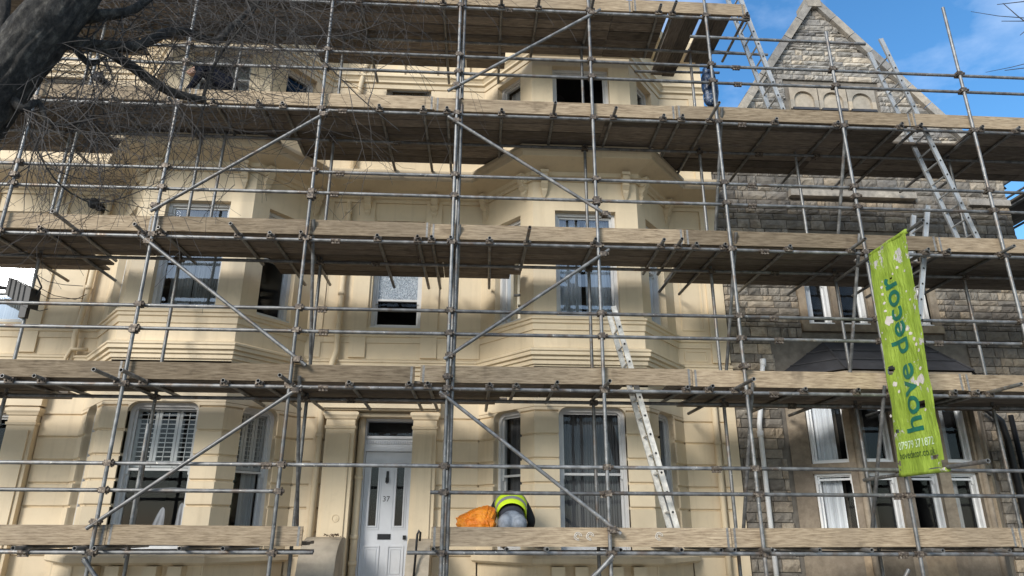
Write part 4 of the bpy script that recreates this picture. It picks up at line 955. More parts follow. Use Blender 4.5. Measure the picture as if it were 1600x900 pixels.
toe(1,[-8.6,X_(165,840),X_(472,840)]); toe(1,[X_(673,840),X_(1143,840),X_(1590,840),10.1])
toe(2,[-8.6,X_(193,580),X_(648,590)]); toe(2,[X_(656,590),X_(1083,600),X_(1508,600),10.1])
toe(3,[-8.6,X_(240,350),X_(672,365),X_(1070,375),X_(1465,380),10.1])
toe(4,[-8.6,X_(300,150),X_(679,165),X_(1057,178),X_(1425,188),10.1])
toe(5,[-8.6,-4.9,-1.0,2.4,X_(1165,18)])
SPLAT=plain('dried_plaster',(.52,.47,.40),.9,0,.2,20)
for (px_,py_) in ((903,838),(922,838),(1030,838)):
    m_=MB(); q=at(px_,py_,8.838)
    for rr_ in (.045,.026): m_.path([(q.x+rr_*math.cos(a_*.5)*(1+.1*math.sin(a_*2)),8.8385,q.z+rr_*math.sin(a_*.5)) for a_ in range(11)],.006,5)
    obj('plaster_mark',m_,SPLAT,SC)
# ------------------------------------------------------------------ ladders
def ladder(name,label,top,bot,yn,yf,mat,group=None,step=.25):
    t=thing(name,label,'ladder',(bot[0],(yn+yf)/2,bot[1]),group)
    a=Vector((top[0],0,top[1])); b_=Vector((bot[0],0,bot[1])); d=(a-b_); L=d.length; d.normalize(); s=Vector((d.z,0,-d.x))
    for y in (yn,yf):
        m_=MB(); hw,ht=.029,.011; q=[]
        for p in (b_,a):
            for (u,v) in ((-1,-1),(1,-1),(1,1),(-1,1)): q.append((p.x+s.x*hw*u,y+ht*v,p.z+s.z*hw*u))
        m_.hexa(q)
        # lipped flanges give the stile its box section
        for u in (-1,1):
            q=[]
            for p in (b_,a):
                for (uu,v) in ((-1,-1),(1,-1),(1,1),(-1,1)): q.append((p.x+s.x*(hw*u+.006*uu),y+(.017)*v,p.z+s.z*(hw*u+.006*uu)))
            m_.hexa(q)
        obj('stile',m_,mat,t)
    n=int(L/step)
    for i in range(n):
        p=b_+d*(step*(i+.5)); m_=MB(); m_.cm=0; m_.tube((p.x,yn-.02,p.z),(p.x,yf+.02,p.z),.015,10,cap=False)
        m_.cm=1; m_.tube((p.x,yn-.019,p.z),(p.x,yn-.018,p.z),.0148,10)
        obj('rung',m_,[mat,BLACK],t,False)
    return t
ladder('ladder','paint splashed aluminium ladder leaning up through the second deck in front of the right bay',(1.90,4.53),(2.62,1.43),9.05,9.40,ALUW)
ladder('ladder','clean upright aluminium ladder standing behind the green banner',(6.79,6.24),(6.02,3.40),9.05,9.40,ALU)
ladder('ladder','aluminium ladder poking above the fourth deck in front of the stone gable at right',(6.60,9.30),(7.52,5.44),9.05,9.40,ALU)
ladder('ladder','aluminium ladder climbing to the top deck against the sky left of the gable',(4.20,10.5),(4.83,7.5),9.05,9.40,ALU)
# ------------------------------------------------------------------ banner
bn=thing('banner','torn lime green banner hung crosswise from scaffold tubes reading hove decor','banner',(BX,8.25,5.2))
bm_,t,b=newmat('banner_green'); n=noise_n(t,3.5,6); c=ramp(t,n,[(.3,(.27,.38,.035)),(.65,(.43,.57,.075))])
g=noise_n(t,3.4,7,rough=.72); f=ramp(t,g,[(.575,(0,0,0)),(.60,(1,1,1))]); c=mixc(t,f,c,(.66,.60,.55)); t.links.new(c,b.inputs['Base Color']); b.inputs['Roughness'].default_value=.55
tr=t.nodes.new('ShaderNodeBsdfTranslucent'); t.links.new(c,tr.inputs[0]); mxs=t.nodes.new('ShaderNodeMixShader'); mxs.inputs[0].default_value=.3
t.links.new(b.outputs[0],mxs.inputs[1]); t.links.new(tr.outputs[0],mxs.inputs[2]); t.links.new(mxs.outputs[0],t.nodes['Material Output'].inputs[0]); bump(t,b,noise_n(t,1,6,sc3=(30,26,6)),.9,.03)
z_top,z_bot=5.19,2.25
def bwave(y,z):
    return BX-.02+.007*math.sin(y*17+z*.9)+.012*math.sin(z*2.1+y*3)+.012*noise.noise(Vector((y*4,z*3,0)))+.007*noise.noise(Vector((y*14,z*5,3)))
def bpos(s,v):  # s 0..1 from facade side outward, v 0..1 bottom to top
    y=8.61+(7.77-8.61)*s+(1-v)*(.20-.10*s); z=z_bot+(z_top-z_bot)*v
    return Vector((bwave(y,z),y,z))
nu,nv=34,130; m_=MB(); vs=[bpos(i/nu,j/nv) for j in range(nv+1) for i in range(nu+1)]; fs=[]
torn=[(.14,.452,.085,.020),(.72,.268,.085,.018),(.10,.185,.045,.010),(.82,.055,.09,.008),(.05,.05,.04,.012),(.98,.02,.05,.02),(.5,.845,.02,.006)]
for j in range(nv):
    for i in range(nu):
        u_,v_=(i+.5)/nu,(j+.5)/nv
        if any(((u_-a)/(ra))**2+((v_-b_)/rb)**2<1 for a,b_,ra,rb in torn): continue
        fs.append((j*(nu+1)+i,j*(nu+1)+i+1,(j+1)*(nu+1)+i+1,(j+1)*(nu+1)+i))
m_.add(vs,fs); obj('banner_cloth',m_,bm_,bn,True)
for (zc,sgn) in ((z_top+.01,1),(z_bot,-1)):
    m_=MB(); m_.path([(bwave(y_,zc)+.0+ (BX+.015-bwave(y_,zc))*.6,y_,zc+.01) for y_ in [ (8.61-.84*i/12) if sgn>0 else (8.81-.94*i/12) for i in range(13)]],.033,10); obj('hem',m_,bm_,bn,True)
TEAL=plain('banner_lettering_green',(.012,.13,.085),.5); PALE=plain('banner_lettering_pale',(.62,.74,.50),.5); OLIVE=plain('banner_lettering_dark',(.05,.09,.02),.5)
def put_text(s,size,mat,y0,z0,rot,name,bold=0,align='LEFT',sp=1.0,sx=1.0):
    # text plane on the banner: seen from -X side; right on the picture = -Y (towards the camera)
    ux=Vector((0,-1,0)); uy=Vector((0,0,1))
    if rot: ux,uy=Vector((0,0,1)),Vector((0,1,0))
    M=Matrix(((ux.x*sx,uy.x,-1,BX),(ux.y*sx,uy.y,0,y0),(ux.z*sx,uy.z,0,z0),(0,0,0,1)))
    def df(p): return Vector((bwave(p.y,p.z)-.006,p.y,p.z))
    o_=text_mesh(name,s,size,mat,bn,M,bold,df,align,sp); vv=[v.co for v in o_.data.vertices]; print(name,'Y',round(min(v.y for v in vv),2),round(max(v.y for v in vv),2),'Z',round(min(v.z for v in vv),2),round(max(v.z for v in vv),2)); return o_
put_text('hove decor',.50,TEAL,8.13,2.72,True,'lettering',.008,sx=.88)
put_text('07979 371872',.135,PALE,8.69,2.555,False,'phone_number',.001,sx=.93)
put_text('hovedecor.co.uk',.125,OLIVE,8.70,2.44,False,'web_address',.0015,sx=.84)
MOT=plain('faded_print',(.62,.56,.50),.6,0,.1,9)
def atX(px,py,X):
    d=RT*((px-800)/FPX)-UP*((py-450)/FPX)+FW; s_=X/d.x; return d.y*s_,EYE+d.z*s_
rm_=random.Random(8)
def motif(px,py,r):
    y,z=atX(px,py,BX-.02); m_=MB(); n=14
    ring=[(y+r*1.25*math.cos(2*math.pi*i/n)*rm_.uniform(.6,1.3),z+r*math.sin(2*math.pi*i/n)*rm_.uniform(.6,1.3)) for i in range(n)]
    P_=[(y,z)]+[(y+(a-y)*.5,z+(b-z)*.5) for a,b in ring]+ring
    m_.add([(bwave(a,b)-.0035,a,b) for a,b in P_],[(0,1+i,1+(i+1)%n) for i in range(n)]+[(1+i,1+n+i,1+n+(i+1)%n,1+(i+1)%n) for i in range(n)]); obj('printed_motif',m_,MOT,bn)
for (px,py,r) in ((1380,440,.014),(1379,449,.02),(1380,460,.02),(1382,474,.022),(1384,486,.02),(1389,500,.062),(1396,494,.03),(1417,514,.02),(1422,521,.022),(1427,529,.024),(1431,538,.02),(1436,547,.022),(1438,575,.024),(1440,592,.062),(1434,598,.03),(1398,600,.035),(1404,612,.02),(1402,418,.02),(1412,423,.016),(1396,428,.014),(1420,468,.016),(1414,455,.012),(1379,520,.014),(1384,530,.012),(1447,640,.018),(1390,650,.02),(1428,655,.014)): motif(px,py,r)
# ------------------------------------------------------------------ blue speckled sack tied to the standard
bs,t,b=newmat('blue_speckled_plastic'); c=ramp(t,noise_n(t,7,4),[(.4,(.006,.012,.03)),(.7,(.03,.075,.17))]); f=ramp(t,noise_n(t,26,4),[(.60,(0,0,0)),(.66,(.9,.9,.9))]); c=mixc(t,f,c,(.42,.45,.44)); t.links.new(c,b.inputs['Base Color']); b.inputs['Roughness'].default_value=.35; bump(t,b,noise_n(t,9,5),.8,.03)
m_=MB(); pa=at(1106,104,8.98); pb=at(1112,166,8.98); n,mr_=16,14; vs=[]
for j in range(mr_+1):
    v_=j/mr_; c_=pa.lerp(pb,v_); w_=[.05,.09,.10,.11,.12,.125,.13,.13,.135,.135,.13,.125,.12,.10,.05][j]
    for i in range(n):
        a=2*math.pi*i/n; rr=w_*(1+.22*noise.noise(Vector((math.cos(a)*2,math.sin(a)*2,v_*5))))
        vs.append((c_.x+rr*math.cos(a)*.95,c_.y+rr*math.sin(a)*.6,c_.z))
fs=[(j*n+i,j*n+(i+1)%n,(j+1)*n+(i+1)%n,(j+1)*n+i) for j in range(mr_) for i in range(n)]+[tuple(range(n)),tuple(mr_*n+i for i in range(n))]
m_.add(vs,fs); tag(obj('plastic_sack',m_,bs,None,True),'dark blue paint speckled sack tied upright to the standard on the fourth deck','sack')
# ------------------------------------------------------------------ floodlight at the left edge
fd=thing('floodlight','black angular floodlight on a bracket in front of the window at the left edge','floodlight',(-6.55,9.75,4.7))
m_=MB(); p=[at(17,434,9.6),at(52,452,9.6),at(46,483,9.6),at(11,462,9.6)]
m_.hexa([(q.x,9.55,q.z) for q in p]+[(q.x+.02,9.75,q.z+.02) for q in p]); obj('lamp_body',m_,BLACK,fd)
for k in range(4):
    a=p[0].lerp(p[1],.15+.2*k); b_=p[3].lerp(p[2],.15+.2*k); m_=MB(); m_.tube((a.x,9.54,a.z),(b_.x,9.54,b_.z),.005,6); obj('cooling_fin',m_,BLACK,fd)
m_=MB(); a=at(44,478,9.65); b_=at(38,492,9.65); m_.box(b_.x-.05,a.x+.02,9.6,9.68,b_.z-.05,a.z); m_.path([(a.x,9.66,a.z),(a.x+.1,9.68,a.z+.3),(-6.41,9.68,a.z+.5)],.014,6); obj('bracket',m_,BLACK,fd)
m_=MB(); m_.path([at(-20,447,9.62),at(8,450,9.6),at(20,455,9.6)],.03,8); obj('mounting_arm',m_,BLACK,fd)
# cables
m_=MB(); 
for pts in ([(50,425),(75,440),(100,445),(130,447)],[(52,452),(75,466),(105,467),(130,466)],[(45,480),(62,486),(75,483)],[(55,446),(85,462),(118,468),(135,460)]): m_.path([at(x,y,10.9) for x,y in pts],.006,5)
tag(obj('cable',m_,BLACK),'thin black cables drooping across the cream wall near the floodlight','cable')
# handrail beside the door steps
m_=MB(); m_.path([at(646,905,10.3),at(650,860,10.3),at(652,835,10.3),at(655,829,10.3),at(657,832,10.32),at(656,845,10.35)],.016,8); tag(obj('handrail',m_,BLACK,None,True),'black iron handrail end right of the front door','handrail')
# dry leaves on the cheek wall
LEAF=plain('dry_leaf',(.12,.08,.05),.9)
m_=MB(); rl=random.Random(3)
for k in range(26):
    x=rl.uniform(-2.15,-1.93); y=rl.uniform(10.55,10.95); z=1.46+rl.uniform(0,.03); a=rl.uniform(0,6); s_=.03
    m_.add([(x,y,z),(x+s_*math.cos(a),y+s_*math.sin(a),z+rl.uniform(0,.03)),(x+s_*1.5*math.cos(a+.4),y+s_*1.5*math.sin(a+.4),z+rl.uniform(.0,.03)),(x+s_*math.cos(a+.8),y+s_*math.sin(a+.8),z)],[(0,1,2,3)])
o=obj('dry_leaves',m_,LEAF); tag(o,'dry leaves lying along the top of the left cheek wall','leaves'); o['kind']='stuff'
# ------------------------------------------------------------------ orange bag
ob,t,b=newmat('orange_plastic_bag'); c=ramp(t,noise_n(t,9,4),[(.35,(.82,.20,.006)),(.65,(1.0,.36,.02))]); t.links.new(c,b.inputs['Base Color']); b.inputs['Roughness'].default_value=.3; bump(t,b,noise_n(t,14,6,rough=.7),1.0,.03)
def blob(cx,cy,cz,rx,ry,rz,amp,sc_,n=28,m=18,seed=0,sq=1.0):
    vs=[]
    for j in range(m+1):
        ph=math.pi*j/m
        for i in range(n):
            th=2*math.pi*i/n; d=Vector((math.sin(ph)*math.cos(th),math.sin(ph)*math.sin(th),math.cos(ph)))
            k=1+amp*noise.noise(d*sc_+Vector((seed,0,0)))+amp*.5*abs(noise.noise(d*sc_*2.3+Vector((seed,5,0))))
            q=Vector([math.copysign(abs(x)**sq,x) for x in d]); vs.append((cx+rx*q.x*k,cy+ry*q.y*k,cz+rz*q.z*k))
    fs=[(j*n+i,j*n+(i+1)%n,(j+1)*n+(i+1)%n,(j+1)*n+i) for j in range(m) for i in range(n)]
    return vs,fs
pc=at(744,812,9.2); m_=MB(); vs,fs=blob(0,0,0,.24,.15,.20,.10,2.0,64,40,seed=4,sq=.6); v2=[]
for (x,y,z) in vs:
    top=max(0,z/.2); z2=z*(1+.42*(x/.24)*top)-.02*top
    x2=x*(1-.10*max(0,-z/.2)) ; p_=Vector((x*9,y*9,z*9))
    rg=.5-abs(noise.noise(p_*.75+Vector((x*14-z*10,0,4)))*1.6); rg2=.4-abs(noise.noise(p_*1.8+Vector((7,z*8,0)))*1.6)
    k_=1+.13*rg+.06*rg2; v2.append((pc.x+x2*k_,9.2+y*k_*1.1,1.64+z2*(1+.09*rg+.07*rg2)))
m_.add(v2,fs); tag(obj('rubbish_bag',m_,ob),'crumpled orange plastic bag beside the kneeling worker','bag')
# ------------------------------------------------------------------ people
def skin_fig(name,joints,edges,mat,parent,root=0,sub=2):
    me=bpy.data.meshes.new(name); me.from_pydata([j[0] for j in joints],edges,[]); o=bpy.data.objects.new(name,me); COL.objects.link(o)
    sk=o.modifiers.new('skin','SKIN'); sk.use_smooth_shade=True
    for k,j in enumerate(joints):
        sv=me.skin_vertices[0].data[k]; r=j[1]; sv.radius=(r,r) if isinstance(r,(int,float)) else r; sv.use_root=(k==root)
    ss=o.modifiers.new('sub','SUBSURF'); ss.levels=sub; ss.render_levels=sub
    dg=bpy.context.evaluated_depsgraph_get(); nm=bpy.data.meshes.new_from_object(o.evaluated_get(dg)); nm.materials.clear(); nm.materials.append(mat); nm.name=name
    nm.polygons.foreach_set('use_smooth',[True]*len(nm.polygons))
    bpy.data.objects.remove(o); return obj(name,None,None,parent,mesh=nm)
SKIN=plain('skin',(.45,.26,.18),.5); BLK=plain('black_jacket',(.012,.012,.014),.8,0,.3,10,.4); GREYT=plain('grey_trousers',(.24,.26,.29),.85,0,.35,14,.8); NAVY=plain('navy_jacket',(.006,.008,.016),.95,0,.3,10,.4,.1)
HIVIS=plain('hi_vis_yellow',(.72,.93,.03),.6,0,.08,8,.6); REFL=plain('reflective_grey',(.34,.34,.33),.35,.2,.1,8); HAIR=plain('dark_hair',(.03,.022,.016),.7); DGREY=plain('dark_grey_waistband',(.06,.06,.07),.8)
dz=1.43
def worker(cx,y0,zd,label,shirt,legs,vest,scale=1,turn=0):
    p=thing('person',label,'person',(cx,y0,zd))
    ca,sa=math.cos(turn),math.sin(turn)
    def V(x,y,z): x*=scale;y*=scale;z*=scale; return Vector((cx+x*ca-y*sa,y0+x*sa+y*ca,zd+z))
    # kneeling, rump towards the street, bent forward over the boards, head down
    leg=[(V(0,.0,.235),(.11,.11)),(V(-.09,.0,.19),(.095,.10)),(V(-.15,.30,.10),.08),(V(-.13,-.14,.055),.05),(V(-.13,-.25,.06),.045),
         (V(.09,.0,.19),(.095,.10)),(V(.15,.30,.10),.08),(V(.13,-.14,.055),.05),(V(.13,-.25,.06),.045)]
    tr0=skin_fig('trousers',leg,[(0,1),(1,2),(2,3),(3,4),(0,5),(5,6),(6,7),(7,8)],legs,p)
    me0=tr0.data; vs=[tuple(v.co) for v in me0.vertices]; fs=[tuple(f.vertices) for f in me0.polygons]
    for (bx,by,bz,ra,rb,rc) in ((-.083,-.075,.215,.105,.125,.125),(.083,-.075,.215,.105,.125,.125),(0,-.01,.27,.158,.11,.115)):
        q=V(bx,by,bz); v_,f_=blob(q.x,q.y,q.z,ra*scale,rb*scale,rc*scale,.03,3,24,16); b0=len(vs); vs+=v_; fs+=[tuple(b0+i for i in f) for f in f_]
    nm=bpy.data.meshes.new('trousers'); nm.from_pydata(vs,[],fs); tmp=bpy.data.objects.new('tmp',nm); COL.objects.link(tmp)
    rm=tmp.modifiers.new('r','REMESH'); rm.mode='VOXEL'; rm.voxel_size=.014; sm=tmp.modifiers.new('s','SMOOTH'); sm.iterations=4; sm.factor=.5
    dg=bpy.context.evaluated_depsgraph_get(); n2=bpy.data.meshes.new_from_object(tmp.evaluated_get(dg)); n2.materials.clear(); n2.materials.append(legs); n2.polygons.foreach_set('use_smooth',[True]*len(n2.polygons))
    bpy.data.objects.remove(tmp); tr0.data=n2; n2.name='trousers'
    body=[(V(0,.01,.28),(.15,.12)),(V(0,.13,.39),(.155,.12)),(V(0,.28,.47),(.17,.12)),(V(0,.40,.49),(.14,.10)),(V(0,.50,.45),.06),
          (V(-.19,.36,.45),.08),(V(-.275,.30,.24),.06),(V(-.22,.52,.09),.045),(V(.19,.36,.45),.08),(V(.285,.28,.25),.06),(V(.23,.50,.09),.045)]
    skin_fig('jacket',body,[(0,1),(1,2),(2,3),(3,4),(3,5),(5,6),(6,7),(3,8),(8,9),(9,10)],shirt,p)
    hd=[(V(0,.48,.46),.055),(V(0,.56,.42),.06),(V(0,.62,.36),(.082,.09)),(V(0,.66,.29),(.07,.075)),(V(0,.69,.25),.045),(V(0,.73,.31),.016)]
    skin_fig('head',hd,[(0,1),(1,2),(2,3),(3,4),(3,5)],SKIN,p)
    hr=MB(); hc=V(0,.60,.39); hr.add(*blob(hc.x,hc.y,hc.z,.092*scale,.10*scale,.10*scale,.1,3,18,12)); obj('hair',hr,HAIR,p,True)
    for s_ in (-1,1):
        ear=MB(); e_=V(s_*.085,.62,.35); ear.add(*blob(e_.x,e_.y,e_.z,.012,.018,.028,.05,2,10,8)); obj('ear',ear,SKIN,p,True)
        eye=MB(); e_=V(s_*.032,.715,.335); eye.add(*blob(e_.x,e_.y,e_.z,.011,.008,.008,0,1,8,6)); obj('eye',eye,PAINTW,p,True)
        # hand: palm and five fingers flat on the boards
        hx=-.215 if s_<0 else .225
        J=[(V(hx,.54,.07),(.03,.02)),(V(hx,.60,.04),(.038,.015))]; E=[(0,1)]
        for q in range(4):
            xx=hx+(q-1.5)*.021; ln=[.075,.088,.082,.062][q if s_<0 else 3-q]
            J+=[(V(xx,.625,.036),.0095),(V(xx+(q-1.5)*.004,.625+ln*.55,.034),.0085),(V(xx+(q-1.5)*.006,.625+ln,.016),.0075)]; b0=len(J)-3; E+=[(1,b0),(b0,b0+1),(b0+1,b0+2)]
        tx=hx-s_*.035; J+=[(V(tx,.575,.036),.011),(V(tx-s_*.022,.61,.022),.009)]; b0=len(J)-2; E+=[(1,b0),(b0,b0+1)]
        skin_fig('hand',J,E,SKIN,p,0,1)
        sh=[(V(s_*.13,-.20,.06),.048),(V(s_*.13,-.27,.07),.045),(V(s_*.13,-.30,.04),.03)]
        skin_fig('boot',sh,[(0,1),(1,2)],plain('tan_boot',(.36,.28,.2),.8),p,0,1)
    wb=MB(); n=24
    vs=[]
    for j,(yy,zz,rr,rq) in enumerate(((-.085,.262,.150,.118),(-.04,.285,.165,.132),(.02,.30,.170,.150))):
        for i in range(n):
            a=2*math.pi*i/n; vs.append(V(rr*math.cos(a),yy+.03*math.sin(a),zz+rq*math.sin(a)))
    wb.add(vs,[(j*n+i,j*n+(i+1)%n,(j+1)*n+(i+1)%n,(j+1)*n+i) for j in range(2) for i in range(n)]); obj('waistband',wb,DGREY,p,True)
    if vest:
        def shell(name,st,mat_,off):
            q=MB(); vs=[]; n=28
            for (yy,zz,rx,rz) in st:
                for i in range(n+1):
                    a=math.pi*(-.25)+1.5*math.pi*i/n
                    vs.append(V((rx+off)*math.cos(a),yy-.02*math.sin(a),zz+(rz+off)*math.sin(a)))
            q.add(vs,[(j*(n+1)+i,j*(n+1)+i+1,(j+1)*(n+1)+i+1,(j+1)*(n+1)+i) for j in range(len(st)-1) for i in range(n)]); return obj(name,q,mat_,p,True)
        st=[(.0,.30,.176,.158),(.08,.375,.186,.155),(.17,.435,.195,.152),(.27,.475,.205,.148),(.36,.49,.20,.133),(.43,.475,.16,.11)]
        shell('hi_vis_vest',st,HIVIS,.012)
        def lerp_st(y): 
            for a,b_ in zip(st,st[1:]):
                if a[0]<=y<=b_[0]:
                    t_=(y-a[0])/(b_[0]-a[0]); return tuple(a[k]+(b_[k]-a[k])*t_ for k in range(4))
        for y_ in (.06,.21): shell('reflective_strip',[lerp_st(y_),lerp_st(y_+.05)],REFL,.017)
    return p
worker(.50,9.27,dz,'kneeling worker in yellow hi-vis vest and grey trousers bending forward on the lowest deck',BLK,GREYT,True)
p2=thing('person','worker in dark navy hooded jacket stooping at the upper left bay window behind branches','person',(-4.3,9.72,LZ[3]+.114))
def W(x,y,z): return Vector((x,9.72+y,z))
zf=LZ[3]+.114
skin_fig('jacket',[(W(-4.02,0,8.30),(.17,.15)),(W(-4.18,0,8.44),(.16,.15)),(W(-4.38,0,8.58),(.18,.15)),(W(-4.54,0,8.66),(.15,.12)),(W(-4.64,0,8.66),.07),
   (W(-4.50,-.19,8.60),.075),(W(-4.56,-.24,8.30),.058),(W(-4.72,-.16,8.12),.045),(W(-4.50,.17,8.60),.075),(W(-4.60,.2,8.32),.058),(W(-4.76,.14,8.14),.045)],
   [(0,1),(1,2),(2,3),(3,4),(3,5),(5,6),(6,7),(3,8),(8,9),(9,10)],NAVY,p2)
skin_fig('trousers',[(W(-4.0,0,8.26),(.15,.15)),(W(-4.0,-.1,8.14),.105),(W(-4.16,-.12,7.88),.075),(W(-4.02,-.12,7.60),.05),(W(-4.0,.1,8.14),.105),(W(-4.16,.12,7.88),.075),(W(-4.02,.12,7.60),.05)],[(0,1),(1,2),(2,3),(0,4),(4,5),(5,6)],NAVY,p2)
skin_fig('head',[(W(-4.62,0,8.66),.055),(W(-4.70,0,8.67),(.085,.095)),(W(-4.78,0,8.63),(.065,.07)),(W(-4.81,0,8.58),.04),(W(-4.84,0,8.65),.015)],[(0,1),(1,2),(2,3),(2,4)],SKIN,p2)
hm=MB(); hm.add(*blob(-4.655,9.72,8.72,.10,.115,.11,.08,3,20,14)); obj('hood',hm,NAVY,p2,True)
for sy in (-1,1):
    e_=MB(); e_.add(*blob(-4.815,9.72+sy*.03,8.665,.008,.010,.008,0,1,8,6)); obj('eye',e_,PAINTW,p2,True)
    e_=MB(); e_.add(*blob(-4.70,9.72+sy*.088,8.655,.02,.012,.028,.05,2,10,8)); obj('ear',e_,SKIN,p2,True)
    hx_=(-4.72,-.16,8.12) if sy<0 else (-4.76,.14,8.14)
    J=[(W(*hx_),(.03,.02)),(W(hx_[0]-.05,hx_[1],hx_[2]-.03),(.036,.016))]; E_=[(0,1)]
    for q in range(4):
        yy=hx_[1]+(q-1.5)*.021; ln=[.075,.088,.082,.062][q]; b0=len(J)
        J+=[(W(hx_[0]-.075,yy,hx_[2]-.045),.0095),(W(hx_[0]-.075-ln*.5,yy,hx_[2]-.06),.0085),(W(hx_[0]-.075-ln*.85,yy,hx_[2]-.09),.0075)]; E_+=[(1,b0),(b0,b0+1),(b0+1,b0+2)]
    b0=len(J); J+=[(W(hx_[0]-.03,hx_[1]-sy*.035,hx_[2]-.03),.011),(W(hx_[0]-.065,hx_[1]-sy*.05,hx_[2]-.055),.009)]; E_+=[(1,b0),(b0,b0+1)]
    skin_fig('hand',J,E_,SKIN,p2,0,1)
    bt=[(W(-4.02,sy*.12,7.585),.052),(W(-4.08,sy*.12,7.57),.048),(W(-4.20,sy*.12,7.565),.04)]
    skin_fig('boot',bt,[(0,1),(1,2)],BLK,p2,0,1)
# ------------------------------------------------------------------ trees
BARK=None
m2,t,b=newmat('bark'); s=noise_n(t,1,9,sc3=(15,15,8),rough=.78); c=ramp(t,s,[(.38,(.010,.009,.008)),(.52,(.045,.04,.034)),(.68,(.15,.137,.115))]); t.links.new(c,b.inputs['Base Color']); b.inputs['Roughness'].default_value=.95; bump(t,b,s,1.0,.03); BARK=m2
TWIG=plain('twig_bark',(.05,.044,.04),.85,0,.4,5,.2)
tr_=thing('street_tree','large leafless street tree with thick leaning trunk at upper left','tree',(-5.6,4.2,0))
def limb(pts,rads,name='branch',n=12,parent=None,mat=None):
    # smooth the polyline with Catmull-Rom
    P=[Vector(p) for p in pts]; out=[];rr=[]
    for i in range(len(P)-1):
        p0=P[max(i-1,0)];p1=P[i];p2=P[i+1];p3=P[min(i+2,len(P)-1)]
        for k in range(5):
            u=k/5; out.append(.5*((2*p1)+(p2-p0)*u+(2*p0-5*p1+4*p2-p3)*u*u+(3*p1-p0-3*p2+p3)*u**3)); rr.append((rads[i]*(1-u)+rads[i+1]*u)*(1+.10*noise.noise(out[-1]*4)))
    out.append(P[-1]); rr.append(rads[-1]); m_=MB()
    if n>=12:
        fine=[];fr2=[]
        for i in range(len(out)-1):
            for k in range(4): fine.append(out[i].lerp(out[i+1],k/4)); fr2.append(rr[i]+(rr[i+1]-rr[i])*k/4)
        fine.append(out[-1]); fr2.append(rr[-1]); n2=96 if n>16 else 30; m_.path(fine,fr2,n2)
        for k in range(len(fine)):
            c_=fine[k]
            for i in range(n2):
                v=Vector(m_.v[k*n2+i]); a_=2*math.pi*i/n2; L_=k*.05
                g=noise.noise(Vector((math.cos(a_)*5,math.sin(a_)*5,k*.07)))*.5+.8*(.35-abs(noise.noise(Vector((math.cos(a_)*(9 if n>16 else 3),math.sin(a_)*(9 if n>16 else 3),k*.10+3)))))
                m_.v[k*n2+i]=tuple(c_+(v-c_)*(1+(.13 if n>16 else .16)*g))
    else: m_.path(out,rr,n)
    obj(name,m_,mat or BARK,parent or tr_,True); return out
def A_(lst,Y): 
    return [at(x,y,Y if isinstance(Y,(int,float)) else Y[i]) for i,(x,y) in enumerate(lst)]
trunk=limb([(-5.6,4.2,-.1),(-5.2,4.3,1.6)]+A_([(-165,365),(-75,225),(-8,138),(48,68),(108,-4),(180,-98)],4.4),[.42,.36,.27,.215,.195,.182,.172,.15],'trunk',22)
limb(A_([(-60,230),(-30,150),(-12,90),(5,20),(8,-60),(15,-140)],4.3),[.10,.06,.045,.04,.035,.03],'branch',14)
LB=[]
LB.append(limb(A_([(20,92),(80,70),(133,69),(205,73),(243,59),(260,51),(293,50),(320,61),(343,62),(367,38),(400,52),(440,75)],[4.4,4.5,4.6,4.8,4.9,5,5.1,5.2,5.3,5.4,5.5,5.6]),[.06,.05,.045,.042,.040,.038,.034,.032,.030,.026,.018,.010]))
LB.append(limb(A_([(133,72),(165,80),(195,97),(230,121),(265,143),(300,153),(322,156)],[4.6,4.7,4.8,4.9,5,5.1,5.15]),[.028,.038,.040,.038,.036,.032,.030]))
LB.append(limb(A_([(317,156),(325,125),(340,92),(362,62),(395,20),(420,-30)],5.15),[.016,.013,.012,.011,.009,.007]))
LB.append(limb(A_([(48,64),(90,38),(150,25),(200,18),(235,-5),(260,-40)],[4.4,4.5,4.6,4.7,4.8,4.9]),[.06,.05,.045,.035,.03,.025]))
LB.append(limb(A_([(15,150),(35,170),(60,160),(75,190),(110,195),(150,180)],[4.4,4.4,4.5,4.5,4.6,4.7]),[.04,.03,.02,.015,.01,.006]))
LB.append(limb(A_([(367,38),(385,20),(440,-30),(520,-70)],[5.4,5.5,5.6,5.8]),[.026,.022,.016,.01]))
LB.append(limb(A_([(115,72),(140,100),(165,88)],[4.6,4.65,4.7]),[.03,.02,.008]))
for a in ([(0,40),(20,90),(45,150),(50,215),(95,290),(170,330)],[(250,-40),(300,-20),(360,-10),(420,20),(480,70),(560,150),(625,205)]):
    LB.append(limb(A_(a,5.0),[.014,.012,.010,.008,.006,.005,.004][:len(a)],'branch',7))
rt_=random.Random(21); TW=MB(); cnt=[0]
def grow(p,d,L,r,depth,grav):
    n=max(4,int(L/.07)); pts=[p]; dd=d.copy(); kid=[]
    ax=Vector((rt_.uniform(-1,1),rt_.uniform(-.5,.5),rt_.uniform(-1,1)))*.12
    for i in range(n):
        dd=(dd+ax*.5+Vector((rt_.gauss(0,.07),rt_.gauss(0,.05),rt_.gauss(0,.07)-grav))).normalized()
        p=p+dd*(L/n); pts.append(p)
        if depth>0 and i>0 and rt_.random()<.42: kid.append((p,dd.copy()))
    TW.path(pts,[max(.0016,r*(1-.75*i/n)) for i in range(n+1)],4 if r>.003 else 3); cnt[0]+=1
    for q,dq in kid:
        s=dq.cross(Vector((0,1,0))).normalized()*rt_.choice((-1,1)); nd=(dq*.75+s*rt_.uniform(.4,.9)+Vector((0,rt_.uniform(-.4,.4),0))).normalized()
        grow(q,nd,L*rt_.uniform(.35,.65),max(.0017,r*.55),depth-1,grav*.8)
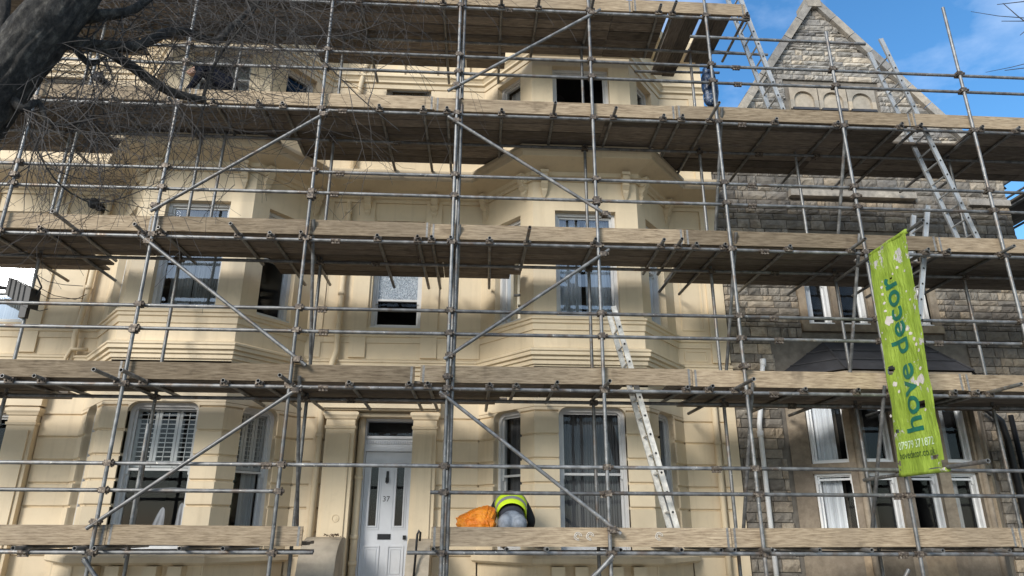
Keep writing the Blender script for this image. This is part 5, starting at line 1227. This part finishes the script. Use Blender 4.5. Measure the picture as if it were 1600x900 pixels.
for li,L_ in enumerate(LB):
    for k in range(len(L_)*1):
        q=L_[rt_.randrange(2,len(L_))]
        if rt_.random()<.55:
            ang=rt_.uniform(-1.9,-.1) if rt_.random()<.62 else rt_.uniform(-.1,1.6)
            d=Vector((math.cos(ang),rt_.uniform(-.35,.35),math.sin(ang))).normalized()
            grow(q,d,rt_.uniform(.35,.95),rt_.uniform(.004,.0075),2,.02)
# long whips sweeping in from above the frame
for k in range(64):
    sx=rt_.uniform(40,470); p=at(sx,rt_.uniform(-70,20),rt_.uniform(4.7,5.6)); ang=rt_.uniform(-1.2,.05)
    grow(p,Vector((math.cos(ang),rt_.uniform(-.2,.2),math.sin(ang))).normalized(),rt_.uniform(.6,1.5),rt_.uniform(.004,.006),2,.012)
for k in range(34):
    p=at(rt_.uniform(-20,260),rt_.uniform(80,220),rt_.uniform(4.6,5.2)); ang=rt_.uniform(-1.7,.3)
    grow(p,Vector((math.cos(ang),rt_.uniform(-.2,.2),math.sin(ang))).normalized(),rt_.uniform(.5,1.1),rt_.uniform(.004,.006),2,.02)
tw=obj('twigs',TW,TWIG,tr_,False); tw['kind']='stuff'
# second tree: only its thinnest twigs reach the upper right corner
t2=thing('street_tree','second bare tree whose thin twigs reach in at the upper right corner','tree',(10.6,4.6,0))
limb([(10.6,4.6,-.1),(10.5,4.6,2.5),(10.3,4.7,4.5),(10.1,4.9,6.5)],[.30,.25,.2,.14],'trunk',16,t2)
limb([(10.3,4.7,4.5),(9.6,5.5,5.9),(8.2,6.1,6.6),tuple(at(1700,50,6.3))],[.12,.07,.035,.012],'branch',10,t2)
TW=MB()
for a in ([(1660,40),(1600,28),(1560,25),(1517,18)],[(1620,0),(1585,4),(1558,7)],[(1610,40),(1590,25),(1567,5)],[(1640,30),(1600,33),(1565,33)],[(1680,85),(1620,95),(1580,105),(1540,113)],[(1660,100),(1610,105),(1570,110)],[(1610,40),(1600,50),(1594,55)]):
    P=A_(a,6.3); TW.path(P,[.007-.0015*i for i in range(len(P))],5)
o=obj('twigs',TW,TWIG,t2); o['kind']='stuff'
# render
sc.render.engine='CYCLES'
print('couplers',NC[0],'boards',nb[0],'twigs',cnt[0],'tris twig',len(tw.data.polygons),'blocks',len(blocks),'objs',len(bpy.data.objects))
